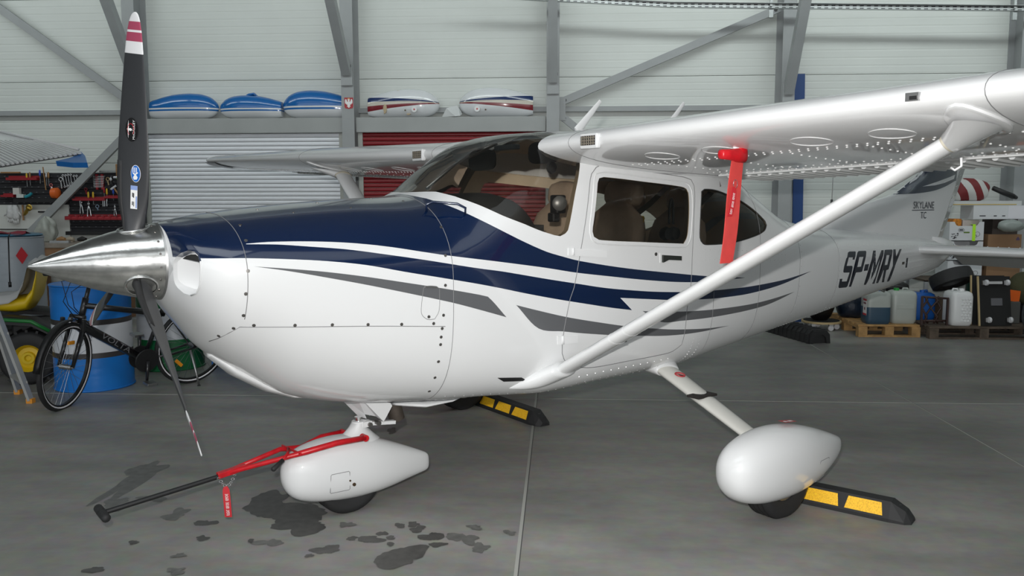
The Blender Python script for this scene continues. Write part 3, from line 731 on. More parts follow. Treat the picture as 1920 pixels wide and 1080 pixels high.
# engine air inlets: rounded recess behind the lip, both sides
for s in (-1, 1):
    L = R_['inlet']; O = [U3(u, 0, s) for u in L]; C = sum(O, Vector())/len(O)
    xm, xr = min(p.x for p in O), max(p.x for p in O)-min(p.x for p in O)
    g = MB(); rings = [O]; gw = [max(.08, ((p.x-xm)/xr)**.8) for p in O]
    for t, dx, sc in ((.12,.012,.985), (.35,.035,.95), (.65,.065,.90), (1.,.095,.82)):
        rings.append([C+(p-C)*(1-(1-sc)*(.4+.6*w))+Vector((dx*w+.008*t, -s*(.075*t*w+.006*t), 0)) for p, w in zip(O, gw)])
    g.rings(rings, False); g.m = [2 if (g.v[f[0]].z+g.v[f[1]].z)/2 > 1.364 else 0 for f in g.f]
    g.cur = 0; g.add(rings[-1], [tuple(range(len(O)))])
    o = g.build('air_inlet', [white, dark_l, navy], bowl, PI, False)
    lip = [p for p, w in zip(O, gw) if w > .55]; k0 = max(range(len(O)), key=lambda i: gw[i])
    lip = []; i = k0
    while gw[i % len(O)] > .5 and len(lip) < len(O): lip.append(O[i % len(O)]); i += 1
    i = k0-1
    while gw[i % len(O)] > .5 and len(lip) < len(O): lip.insert(0, O[i % len(O)]); i -= 1
    g = MB(); g.tube(lip, .004, 6); g.m = [1 if g.v[f[0]].z > 1.365 else 0 for f in g.f]; g.build('inlet_lip', [white, navy], o, PI)
    tl = [p for p in O if p.z > 1.352]; zt_ = max(p.z for p in tl); cx = sum((p for p in tl), Vector())/len(tl)
    g = MB(); sl = [cx+(p-cx)*.72+Vector((.012,-s*.010,-.012)) for p in tl]; g.add(sl, [tuple(range(len(sl)))]); g.build('inlet_slot', dark_l, o)
# front opening behind the spinner
g = MB(); g.add([Vector(surf(.5, PI*k/30)) for k in range(31)]+[mir(surf(.5, PI*k/30)) for k in range(29, 0, -1)], [tuple(range(60))]); g.build('front_baffle', white, bowl)
# chin air scoop under the nose
g = MB(); g.rings([[ (x, w*math.cos(t), z+h*math.sin(t)) for t in [2*PI*k/16 for k in range(16)]] for x, z, w, h in ((.70,.905,.06,.02),(.80,.82,.10,.03),(.95,.725,.11,.03),(1.08,.665,.10,.02),(1.2,.635,.07,.01))])
g.build('chin_scoop', white, cowl, PI)

# ---- spinner and propeller
HUB = (.412, 0, 1.335)
PROP = empty('propeller', HUB, 0, AC)
prof = [(0.,-.412),(.006,-.408),(.018,-.385),(.045,-.325),(.075,-.255),(.104,-.18),(.130,-.10),(.148,-.03),(.159,.03),(.165,.075),(.167,.083)]
g = MB(); g.lathe(prof, axis='x', n=64); g.build('spinner', alu, PROP, math.radians(60))
g = MB(); g.lathe([(.150,.078),(.168,.079),(.170,.088),(.150,.09)], axis='x', n=64); g.build('backplate', steel_d, PROP, SM)
g = MB()
for k in range(18):
    a = 2*PI*k/18+.1; r = .163; p = Vector((.060, r*math.cos(a), r*math.sin(a))); n = Vector((-.05, math.cos(a), math.sin(a))).normalized(); g.tube([p-n*.004, p+n*.0022], .005, 8)
g.build('spinner_screws', screw_m, PROP, SM, kind='stuff')
PHI = .1737; RT = 1.035
CH = [(.06,.075),(.12,.085),(.18,.10),(.26,.135),(.36,.155),(.5,.160),(.65,.152),(.8,.135),(.92,.112),(.98,.09),(1.015,.062),(1.03,.035),(1.035,.012)]
TW = [(.06,58),(.2,48),(.4,36),(.6,28),(.8,22),(1.035,17)]
TK = [(.06,.07),(.12,.062),(.2,.04),(.3,.028),(.5,.018),(.8,.012),(1.035,.005)]
def blade_frame(r):
    be = math.radians(interp(TW, r))
    # unrotated blade points up (+z); leading edge to +y and, with pitch, forward (-x)
    cdir = Vector((-math.sin(be), math.cos(be), 0)); ndir = Vector((-math.cos(be), -math.sin(be), 0))
    return cdir, ndir, interp(CH, r), interp(TK, r)
def blade_pt(r, s, up):
    """s: -.5 trailing .. .5 leading; up: +1 front face, -1 back"""
    cd, nd, c, t = blade_frame(r)
    th = t*.5*math.sqrt(max(0, 1-(2*s)**2))
    return cd*(c*(s+.08))+nd*(th*(1.25 if up > 0 else -.75))+Vector((0,0,r))
bw = mat('blade_tip_white', (.85,.85,.86), .3); br = mat('blade_tip_red', (.42,.07,.13), .3)
rs = [.06,.09,.12,.15,.18,.22,.26,.3,.36,.42,.5,.58,.66,.74,.82,.872,.872001,.92,.920001,.956,.956001,.965,.965001,.998,.998001,1.015,1.025,1.031,1.035]
def bandmat(r): return 1 if (.872 < r <= .92 or .956 < r <= .965 or r > .998) else (2 if .92 < r <= .998 else 0)
NB = 24
def blade_mesh():
    R = []
    for r in rs:
        ring = []
        for k in range(NB):
            a = 2*PI*k/NB; ring.append(blade_pt(r, .5*math.cos(a), 1 if math.sin(a) >= 0 else -1))
        R.append(ring)
    g = MB(); g.rings(R); fm = []
    for i in range(len(rs)-1): fm += [bandmat((rs[i]+rs[i+1])/2)]*NB
    fm += [0, 1]; g.m = fm
    return g
bm_ = None
for k in range(3):
    a = PHI+k*2*PI/3
    if bm_ is None:
        g = blade_mesh(); o = g.build('blade', [prop_b, bw, br], PROP, math.radians(60)); bm_ = o.data
    else: o = link('blade', bm_, PROP)
    o.rotation_euler = (a, 0, 0)
    # rubber boot along the inner leading edge
    g = MB(); R = []
    for j in range(14):
        r = .13+.30*j/13; R.append([blade_pt(r, s, u)+(blade_pt(r, s, u)-blade_pt(r, 0, u)).normalized()*.0015+blade_frame(r)[1]*(.0015 if u > 0 else -.0015) for s, u in ((.30,1),(.40,1),(.47,1),(.5,1),(.47,-1),(.40,-1),(.30,-1))])
    g.rings(R); g.build('deice_boot', rubber, o, PI)
    # chromed cuff where the blade leaves the spinner
    g = MB(); g.tube([(.062*math.cos(t)-.01, .052*math.sin(t), .148+.012*math.cos(t)) for t in [2*PI*j/24 for j in range(24)]], .006, 6, closed=True)
    g.build('blade_cuff', alu, o, PI)
    if k == 0: BL0 = o
def blade_decal(r, s, w, h, m, name, shape='ellipse', off=.003, dz=0):
    cd, nd, c, t = blade_frame(r); p = blade_pt(r, s, 1)
    ex = (blade_pt(r, s+.02, 1)-blade_pt(r, s-.02, 1)).normalized(); ez = (blade_pt(r+.02, s, 1)-blade_pt(r-.02, s, 1)).normalized(); n = ez.cross(ex)
    if n.dot(nd) < 0: n = -n
    o = p+n*(off+dz)
    if shape == 'ellipse': L = [(w/2*math.cos(q), h/2*math.sin(q)) for q in [2*PI*j/32 for j in range(32)]]
    else: L = [(-w/2,-h/2),(w/2,-h/2),(w/2,h/2),(-w/2,h/2)]
    g = MB(); g.add([o+ex*a+ez*b for a, b in L], [tuple(range(len(L)))]); g.build(name, m, BL0, fix=False)
    return o+n*.0006, ex, ez, n
dw = mat('decal_white', (.85,.85,.85), .4); dr = mat('decal_red', (.5,.03,.04), .4); db = mat('decal_blue', (.01,.14,.55), .35); dk = mat('decal_black', (.008,.008,.009), .25)
o, ex, ez, n = blade_decal(.565, -.02, .066, .098, dk, 'maker_decal')
text_mesh('McCAULEY', .0165, dw, 'maker_lettering', BL0, frame(o-ex*.019, ez, ex), ex=.0002)
g = MB(); g.tube([o+ex*(.003+.017*math.cos(q))+ez*(.024*math.sin(q)) for q in [2*PI*j/24*.8-1.1 for j in range(25)]], .0013, 5); g.build('decal_ring', dr, BL0)
g = MB(); g.add([o+ex*a+ez*b+n*.0004 for a, b in ((.016,-.038),(.013,-.004),(.002,-.006),(-.006,0),(.002,.006),(.013,.004),(.016,.038),(.020,.004),(.024,0),(.020,-.004))], [tuple(range(10))]); g.build('decal_propeller', dw, BL0)
o, ex, ez, n = blade_decal(.385, -.16, .046, .072, dw, 'service_decal_rim', off=.002)
o, ex, ez, n = blade_decal(.385, -.16, .042, .068, db, 'service_decal', off=.0028)
g = MB(); g.add([o+ex*a+ez*b for a, b in ((.008,-.026),(-.006,-.024),(-.010,-.014),(-.002,-.004),(-.012,.004),(-.010,.008),(.002,.0),(.013,.004),(.013,-.001),(.005,-.006),(.012,-.016))], [tuple(range(11))]); g.build('decal_bird', dw, BL0)
for i in range(3): 
    g = MB(); q = o+ex*(.004-.008*i)*-1; g.add([q+ex*a+ez*b for a, b in ((-.002,.004),(.002,.004),(.002,.026),(-.002,.026))], [(0,1,2,3)]); g.build('decal_text_line', dw, BL0)
o, ex, ez, n = blade_decal(.285, -.12, .030, .098, dw, 'service_label', 'box', .004)
g = MB()
for a, b, w, h in ((0,.040,.030,.018),(-.011,-.02,.006,.05)): g.add([o+ex*(a+i*w/2)+ez*(b+j*h/2)+n*.0003 for i, j in ((-1,-1),(1,-1),(1,1),(-1,1))], [(0,1,2,3)])
g.build('label_band', mat('label_blue', (.25,.35,.65), .4), BL0)
g = MB()
for a, b, w, h in ((.006,.01,.004,.018),(.001,.008,.004,.02),(.006,-.026,.004,.016),(.0,-.028,.003,.02)): g.add([o+ex*(a+i*w/2)+ez*(b+j*h/2)+n*.0003 for i, j in ((-1,-1),(1,-1),(1,1),(-1,1))], [(0,1,2,3)])
g.build('label_print', dk, BL0)

# ---- wings
XLE, ZLE, CR = 2.334, 1.892, 1.63
DH = math.tan(math.radians(1.73))
def naca(n=26):
    up = []; lo = []
    for i in range(n+1):
        x = .5*(1-math.cos(PI*i/n)); t = .6*(.2969*math.sqrt(x)-.126*x-.3516*x*x+.2843*x**3-.1015*x**4)
        c = (.02/.16*(.8*x-x*x)) if x < .4 else (.02/.36*(.2+.8*x-x*x))
        up.append((x, c+t)); lo.append((x, c-t))
    return up[::-1]+lo[1:]
AF = naca()
def wing_sec(y):
    ay = abs(y)
    ch = CR if ay < 2.64 else CR-(ay-2.64)/(5.35-2.64)*.52
    xl = XLE if ay < 2.64 else XLE+(ay-2.64)/(5.35-2.64)*.14
    zl = ZLE+DH*(ay-.8)
    return xl, zl, ch
SL = -.095                                   # chord line falls towards the trailing edge
def wing_pt(y, xc, zc, k=1.):
    xl, zl, ch = wing_sec(y); return Vector((xl+ch*xc, y, zl+ch*(zc*k+SL*xc)))
def af_lo(x):
    t = .6*(.2969*math.sqrt(x)-.126*x-.3516*x*x+.2843*x**3-.1015*x**4); c = (.02/.16*(.8*x-x*x)) if x < .4 else (.02/.36*(.2+.8*x-x*x)); return c-t
def wing_lo(y, xc, off=0.): p = wing_pt(y, xc, af_lo(xc)); p.z -= off; return p
corr = mat('control_surface_white', (.72,.73,.73), .3)
for s in (-1, 1):
    W = empty('wing', (0,0,0), 0, AC)
    g = MB(); R = []
    for y, k in ((.40,1.04),(.56,1.04),(.62,1.0),(.9,1),(1.4,1),(2.0,1),(2.64,1),(3.3,1),(4.2,1),(5.1,1),(5.3,.96)):
        R.append([wing_pt(s*y, a, b, k) for a, b in AF])
    g.rings(R); skin_o = g.build('wing_skin', white, W, math.radians(60))
    g = MB(); R = []
    for y, k, e in ((5.3,.96,0),(5.36,.9,.01),(5.41,.75,.03),(5.445,.5,.07),(5.46,.2,.12)):
        xl, zl, ch = wing_sec(5.3); R.append([Vector((xl+ch*(e+(1-1.3*e)*a), s*y, zl+ch*(b*k+SL*a)+.004)) for a, b in AF])
    g.rings(R); g.build('wing_tip', white, W, math.radians(60))
    g = MB(); R = []                                                     # dark lens on the tip leading edge
    for y, k, e in ((5.02,1.05,-.004),(5.3,1.03,-.006),(5.37,.97,.002),(5.42,.84,.020),(5.458,.60,.060)):
        xl, zl, ch = wing_sec(5.3 if y > 5.3 else y); R.append([Vector((xl+ch*(e+(1-1.3*max(e,0))*a), s*(y+.004), zl+ch*(b*k+SL*a)-.006)) for a, b in AF[27:36]])
    g.rings(R, False, False); g.build('tip_lens', dk, W, PI)
    # landing gear of rivet rows under the skin
    g = MB()
    def riv(p, r=.0060):
        n = 6; g.add([p+Vector((r*math.cos(2*PI*k/n), r*math.sin(2*PI*k/n), .0004)) for k in range(n)]+[p+Vector((r*.6*math.cos(2*PI*k/n), r*.6*math.sin(2*PI*k/n), -.0030)) for k in range(n)], [(k, (k+1) % n, n+(k+1) % n, n+k) for k in range(n)]+[tuple(range(2*n-1, n-1, -1))])
    rr = random.Random(3)
    y = .72
    while y < 4.9:
        for xc in (.235, .262): riv(wing_lo(s*(y+(.02 if xc > .25 else 0)), xc))
        for xc in (.60, .675): riv(wing_lo(s*(y+.01), xc))
        y += .045
    for yy in (.9,1.25,1.62,2.0,2.38,2.66,3.1,3.6,4.1):
        for k in range(9): riv(wing_lo(s*(yy+rr.uniform(-.006,.006)), .29+.04*k))
    g.build('rivets', rivet_glint, skin_o, None, kind='stuff')
    # corrugated flap and aileron
    for name, y0, y1 in (('flap', .66, 2.62), ('aileron', 2.66, 5.0)):
        g = MB(); R = []
        for y in (y0, y1):
            R.append([wing_pt(s*y, .715, af_lo(.715)-.004)]+[wing_pt(s*y, xc, af_lo(xc)-.005) for xc in (.8,.9,.99)]+[wing_pt(s*y, 1.004, -.004)]+[wing_pt(s*y, 1.004, .002), wing_pt(s*y, .86, .012), wing_pt(s*y, .715, -.002)])
        g.rings(R); fo = g.build(name, corr, W, SM)
        n = int((y1-y0)/.07)
        for k in range(n):
            y = y0+.04+k*.07; g = MB()
            a, b = wing_lo(s*y, .745, .006), wing_pt(s*y, 1.006, -.006); m = (a+b)/2; m.z -= .003
            g.rings([[p+Vector((0,-.020,.004)), p+Vector((0,-.006,-.010)), p+Vector((0,.006,-.010)), p+Vector((0,.020,.004))] for p in (a, m, b)]); g.build('rib', corr, fo, None)
    # cabin air inlet in the leading edge
    v = Vector((XLE, s*.797, ZLE))
    MB().box(v+Vector((.004,0,-.006)), (.03,.125,.075)).build('inlet_frame', white, W, bevel=.008)
    io = MB().box(v+Vector((-.0115,0,-.004)), (.004,.100,.046)).build('vent_mesh', mat('vent_mesh_dark', (.06,.055,.05), .6, .3, noise=.6, nscale=140), W)
    g = MB()
    for k in range(6): g.bar(v+Vector((-.015,-.04+.016*k,-.026)), v+Vector((-.015,-.04+.016*k,.018)), .003, .003, up=(0,1,0))
    for k in range(3): g.bar(v+Vector((-.015,-.05,-.018+.014*k)), v+Vector((-.015,.05,-.018+.014*k)), .003, .003)
    g.build('wire', mat('wire_tan', (.28,.25,.20), .5), io)
    # access plates under the wing (raised rings)
    for yy, xc in ((1.05,.15), (1.40,.15), (1.86,.15), (2.2,.15)):
        g = MB(); g.tube([wing_lo(s*(yy+.085*math.cos(q)), xc+.052*math.sin(q), .001) for q in [2*PI*k/28 for k in range(28)]], .0016, 5, closed=True); g.build('access_plate', white, W, PI)
    # joint between inner and outer leading edge, root joint
    for yy in (2.63, .64):
        g = MB(); g.tube([wing_pt(s*yy, a, b)+Vector((0,0,0)) for a, b in AF[10:44]], .002, 5); g.build('panel_seam', seam_m, W, PI)
    if s < 0:
        v = Vector((XLE-.002, -2.40, ZLE+DH*1.6+.004))
        MB().box(v, (.02,.045,.028)).build('stall_sensor', steel_d, W); MB().box(v+Vector((-.011,-.006,-.004)), (.004,.026,.012)).build('sensor_slot', black, W)
    # wing strut with cuffs
    ST = empty('wing_strut', (0,0,0), 0, AC)
    lo = Vector((2.352, s*.55, .692)); hi = Vector((2.603, s*2.42, 1.809)); d = (hi-lo).normalized(); ex = Vector((1,0,0)); ex = (ex-d*ex.dot(d)).normalized(); ey = d.cross(ex)
    def ring(c, a, b, n=24): return [c+ex*(a*math.cos(q)*(1.15 if math.cos(q) > 0 else .85))+ey*(b*math.sin(q)) for q in [2*PI*k/n for k in range(n)]]
    g = MB(); g.rings([ring(lo-d*.02, .066, .030), ring(lo+(hi-lo)*.5, .068, .031), ring(hi, .066, .030)]); g.build('strut_tube', white, ST, math.radians(60))
    g = MB(); g.rings([ring(hi-d*.03, .0665, .0305), ring(hi-d*.025, .070, .034), ring(hi, .070, .034)]); g.build('strut_band', mat('cream_sealant', (.62,.58,.48), .5), ST, SM)
    q = [2*PI*k/24 for k in range(24)]
    pc = Vector((2.535, s*2.53, wing_lo(s*2.53, .13).z))
    plate = lambda a, b, dz: [Vector((pc.x+a*math.cos(t), pc.y+b*math.sin(t), wing_lo(pc.y+b*math.sin(t), max(.004,(pc.x+a*math.cos(t)-XLE)/CR)).z+dz)) for t in q]
    g = MB(); A = ring(hi-d*.02, .074, .037)
    # match ring phase: ring starts at +x
    B = [pc+Vector((.150*math.cos(t), (.060)*math.sin(t)*(1 if ey.y > 0 else -1), -.010-.07*math.cos(t)*.15)) for t in q]
    Mid = [(a*.55+b*.45) for a, b in zip(A, B)]
    g.rings([A, Mid, B], False); g.build('strut_fairing', white, ST, math.radians(70))
    g = MB(); g.rings([plate(.172,.078,-.012), plate(.180,.086,-.009), plate(.180,.086,.02)]); g.build('fairing_plate', white, ST, SM)
    g = MB(); e = hi+Vector((.06,0,-.06)); g.tube([e+Vector((0,-s*.0,0)), e+Vector((.005,0,-.03)), e+Vector((.0,-s*.02,-.045)), e+Vector((0,-s*.035,-.035))], .005, 6); g.build('tie_down_hook', hinge_m, ST, PI)
    # lower cuff: teardrop fairing lying on the belly side
    g = MB(); R = []; a0 = S3(2.10, .615, -.015, s); a1 = S3(2.26, .635, -.012, s); a2 = lo+d*.055
    for k in range(13):
        t = k/12; c = a0*(1-t)**2+a1*2*t*(1-t)+a2*t*t; w = .012+.068*math.sin(PI*.5*min(1, t*1.6)); v_ = .010+.042*math.sin(PI*.5*min(1, t*1.6))-.012*t*t
        R.append([c+ex*(w*math.cos(u))+ey*(v_*math.sin(u)) for u in q])
    g.rings(R); g.build('strut_cuff', white, ST, PI)
    if s < 0:
        for f_ in (.20, .245):
            c = lo+(hi-lo)*f_; g = MB(); g.rings([ring(c-d*.004, .0675, .0315), ring(c+d*.004, .0675, .0315)]); g.build('strut_clamp', hinge_m, ST, SM)
            g = MB(); g.box(c+ex*.070+Vector((0,0,-.012)), (.016,.016,.018)); g.build('clamp_screw', steel_d, ST)
# roof antennas
for p, q in (((2.72,-.28,1.985),(2.90,-.28,2.165)), ((3.38,-.30,1.97),(3.60,-.30,2.20))):
    g = MB(); p, q = Vector(p), Vector(q); d = (q-p).normalized(); n = d.cross(Vector((0,1,0)))
    g.rings([[p+n*.028*math.cos(t)+Vector((0,.008*math.sin(t),0)) for t in [2*PI*k/12 for k in range(12)]], [q+n*.012*math.cos(t)+Vector((0,.005*math.sin(t),0)) for t in [2*PI*k/12 for k in range(12)]]]); g.build('antenna', white, AC, SM)
g = MB(); g.cyl((5.78,0,1.38), (5.79,0,1.60), .011, .009, 8); g.cur = 1; g.cyl((5.79,0,1.60), (5.80,0,1.95), .004, .002, 6); g.build('whip_antenna', [black, steel_d], AC, SM)
# pitot mast (cover is a thing of its own)
g = MB(); g.rings([[Vector((2.59,-1.5,1.87))+Vector((.05*math.cos(t),.018*math.sin(t),0)) for t in [2*PI*k/16 for k in range(16)]], [Vector((2.57,-1.5,1.785))+Vector((.032*math.cos(t),.012*math.sin(t),0)) for t in [2*PI*k/16 for k in range(16)]]]); g.cyl((2.60,-1.5,1.795), (2.46,-1.5,1.795), .010, n=10); g.build('pitot_mast', white, AC, SM)

# ---- tail
fin = [(5.25,1.40),(5.685,1.476),(6.10,1.54),(6.458,1.60),(6.743,1.645),(6.88,1.69),(7.0,1.745),(7.15,1.81),(7.29,1.90),(7.42,2.06),(7.90,2.74),(8.42,2.78),(8.48,2.74),(7.944,1.867),(7.568,1.251),(7.50,1.18),(6.8,1.24),(6.0,1.31)]
def slab(poly, th, name, m, parent, edge=.4, y0=0.):
    """lens-section plate in the xz plane"""
    cx = sum(p[0] for p in poly)/len(poly); cz = sum(p[1] for p in poly)/len(poly); n = len(poly); g = MB()
    def inset(k): return [(cx+(x-cx)*k, cz+(z-cz)*k) for x, z in poly]
    v = [(x,y0,z) for x, z in poly]+[(x,y0-th,z) for x, z in inset(.90)]+[(x,y0+th,z) for x, z in inset(.90)]
    f = [(i,(i+1)%n,n+(i+1)%n,n+i) for i in range(n)]+[(i,2*n+i,2*n+(i+1)%n,(i+1)%n) for i in range(n)]
    g.add(v, f)
    for b, r in ((n, 1), (2*n, -1)):
        g.add([v[b+i] for i in range(n)], [tuple(range(n))])
    return g.build(name, m, parent, math.radians(60))
# fin built as a loft of thin aerofoil sections at rising heights
def fin_x(z):
    le = [(1.20,5.2),(1.40,5.25),(1.476,5.685),(1.54,6.10),(1.60,6.458),(1.645,6.743),(1.69,6.88),(1.745,7.0),(1.81,7.15),(1.90,7.29),(2.06,7.42),(2.74,7.90)]
    a = interp(le[1:], z) if z >= 1.4 else 5.25
    b = 7.568+(z-1.251)*.6104
    return a, b
FIN_SLIVER = [(7.16,1.716),(7.40,1.730),(7.60,1.755),(7.81,1.795),(7.84,1.838),(7.70,1.810),(7.45,1.765)]
zs = [1.16,1.25,1.33,1.40,1.44,1.476,1.51,1.54,1.57,1.60,1.625,1.645,1.67,1.69,1.745,1.81,1.86,1.90,1.98,2.06,2.3,2.55,2.72,2.76]
R = []
for z in zs:
    a, b = fin_x(z); tk = (.062 if z < 1.9 else .062-.025*(z-1.9)/.86)*min(1, .55+.45*(b-a)/1.0)
    if z > 2.74: tk *= .4; a += .05
    prof = [(0,0),(.02,.35),(.06,.62),(.15,.9),(.3,1),(.5,.97),(.75,.8),(1,.55)]
    ring = [Vector((a+(b-a)*u, -tk*w, z)) for u, w in prof]+[Vector((a+(b-a)*u, tk*w, z)) for u, w in prof[:0:-1]]
    R.append(ring)
g = MB(); g.rings(R); finob = g.build('vertical_fin', white, AC, math.radians(60))
def fin_y(x, z):
    a, b = fin_x(z); tk = (.062 if z < 1.9 else .062-.025*(z-1.9)/.86)*min(1, .55+.45*(b-a)/1.0); u = min(1, max(0, (x-a)/(b-a)))
    return -tk*interp([(0,0),(.02,.35),(.06,.62),(.15,.9),(.3,1),(.5,.97),(.75,.8),(1,.55)], u)
def lez(x):
    lo_, hi_ = 1.41, 2.74
    for _ in range(40):
        m_ = (lo_+hi_)/2
        if fin_x(m_)[0] <= x: lo_ = m_
        else: hi_ = m_
    return lo_
def fin_band(lo, hi, x0, x1, name, n=30, m=navy, k=6):
    g = MB(); R = []
    for i in range(n+1):
        x = x0+(x1-x0)*i/n; a, b = interp(lo, x), interp(hi, x); b = min(b, lez(x)-.0008); a = min(a, b-.0005); R.append([Vector((x, fin_y(x, a+(b-a)*j/k)-.0022, a+(b-a)*j/k)) for j in range(k+1)])
    g.rings(R, False, False); return g.build(name, m, finob, PI)
fin_band([(6.745,1.6455),(6.85,1.648),(7.0,1.652),(7.35,1.676),(7.6,1.715),(7.86,1.78)], [(6.745,1.75),(7.3,2.3),(8.0,2.3)], 6.745, 7.878, 'fin_stripe', k=10)
tx = mat('fin_text', (.03,.035,.05), .4)
def fin_text(t, size, x, z, sx=1.):
    o = Vector((x, fin_y(x, z)-.006, z)); text_mesh(t, size, tx, 'fin_lettering', finob, frame(o, (1,.035,-.005), (.0,0,1)), sx=sx)
fin_text('SKYLANE', .092, 7.22, 1.517, 1.10)
fin_text('TC', .088, 7.23, 1.425, 1.02)
g = MB(); g.add([Vector((x, fin_y(x, z)-.003, z)) for x, z in ((7.0,1.499),(7.44,1.499),(7.44,1.506),(7.0,1.506))], [(0,1,2,3)]); g.build('lettering_underline', tx, finob)
g = MB(); L = [(FA,FB) for FA,FB in FIN_SLIVER]; g.add([Vector((x, fin_y(x, z)-.0045, z)) for x, z in L], [tuple(range(len(L)))]); g.build('fin_white_sliver', white, finob)
# rudder, turned to the far side
RUD = empty('rudder', (7.57,0,1.251), 0, AC)
hz = [(1.20,7.545),(1.251,7.568),(2.74,8.478)]
dfl = math.radians(15.5); g = MB(); R = []
for z in (1.215,1.23,1.5,1.87,2.3,2.72,2.76):
    b = 7.568+(z-1.251)*.6104-7.57+.012; c = .36 if z < 2.7 else .30
    tk = .034
    R.append([Vector((b,-tk,z-1.251)), Vector((b+c*math.cos(dfl),c*math.sin(dfl)-.006,z-1.251)), Vector((b+c*math.cos(dfl),c*math.sin(dfl)+.006,z-1.251)), Vector((b,tk,z-1.251))])
g.rings(R); g.build('rudder_skin', mat('rudder_grey', (.55,.56,.55), .25, coat=.3), RUD, None)
for z in np.arange(1.30, 2.7, .105):
    b = 7.568+(z-1.251)*.6104-7.57+.012; g = MB(); g.tube([(b+.01,-.036,z-1.251), (b+.345*math.cos(dfl), .345*math.sin(dfl)-.010, z-1.251+.03)], .005, 5); g.build('rib', MATS['rudder_grey'], RUD, PI)
# horizontal stabilisers and drooped elevators
for s in (-1, 1):
    H = empty('horizontal_stabiliser', (0,0,0), 0, AC)
    def hs(y, u, w):
        a = 6.885+.085*abs(y); c = .60-.09*abs(y); return Vector((a+c*u, s*abs(y), 1.148+.004+w*c))
    pf = [(0,0),(.02,.028),(.07,.052),(.18,.07),(.4,.074),(.75,.055),(1,.04),(1,-.04),(.75,-.055),(.4,-.074),(.18,-.07),(.07,-.052),(.02,-.028)]
    g = MB(); g.rings([[hs(y, u, w) for u, w in pf] for y in (.05,.15,.6,1.2,1.70,1.76)]); g.build('stabiliser_skin', white, H, math.radians(60))
    E = empty('elevator', (7.48, 0, 1.15), 0, AC)
    dr_ = math.radians(27); g = MB(); R = []
    for y in (.16,.6,1.2,1.74):
        x0 = 6.885+.085*y+.60-.09*y+.012-7.48; c = .42-.07*y if y > .2 else .36
        R.append([Vector((x0,s*y,.022)), Vector((x0+c*math.cos(dr_),s*y,-c*math.sin(dr_)+.004)), Vector((x0+c*math.cos(dr_),s*y,-c*math.sin(dr_)-.006)), Vector((x0,s*y,-.022))])
    g.rings(R); g.build('elevator_skin', mat('elevator_grey', (.34,.345,.34), .35), E, None)
    for k in range(17):
        y = .24+.09*k; x0 = 6.885+.085*y+.60-.09*y+.016-7.48; c = .40-.07*y
        g = MB(); g.tube([(x0,s*y,.024), (x0+c*math.cos(dr_),s*y,-c*math.sin(dr_)+.006)], .0065, 5); g.build('rib', corr, E, PI)  # ribs lighter than the skin, their highlights put into the colour
g = MB(); R = []
for x, w, h, z in ((7.45,.115,.16,1.10),(7.7,.09,.12,1.12),(7.85,.06,.08,1.13),(7.95,.02,.03,1.135)): R.append([(x,w*math.cos(t),z+h*math.sin(t)) for t in [2*PI*k/20 for k in range(20)]])
g.rings(R); g.build('tail_cone', white, AC, PI)
g = MB(); g.tube([(6.6,0,.86),(6.62,0,.80),(6.68,0,.78),(6.72,0,.83)], .008, 6); g.build('tail_tie_down', steel_d, AC, PI)

# belly rivets
g = MB()
def bdot(x, a, r=.0042):
    p = Vector(surf(x, a)); q = nrm(x, a); g.tube([p-q*.001, p+q*.0018], [r, r*.6], 6)
x = 1.76
while x < 3.2: bdot(x, .62); bdot(x+.01, .44); x += .055
x = 2.55
while x < 3.3: bdot(x, .80); bdot(x+.03, .70); x += .06
for k in range(60): bdot(3.36+.035*k, .40+.004*k); bdot(3.37+.035*k, .55+.002*k)
for k in range(16):
    for xx in (3.45,3.52,4.68,5.3,5.95): bdot(xx, .5+.03*k if xx < 4 else .35+.13*k, .0034)
for x in np.arange(5.5,6.9,.07): bdot(x, 2.05, .0034); bdot(x, .5, .0034); bdot(x, 1.05, .0026)
for x in np.arange(6.6,7.2,.03):
    for a in (.95,1.15,1.35,1.55): bdot(x, a, .0028)
for x in np.arange(3.5,4.5,.05): bdot(x, 1.62, .003); bdot(x, 1.70, .003)
g.build('belly_rivets', rivet_m, fus, None, kind='stuff')

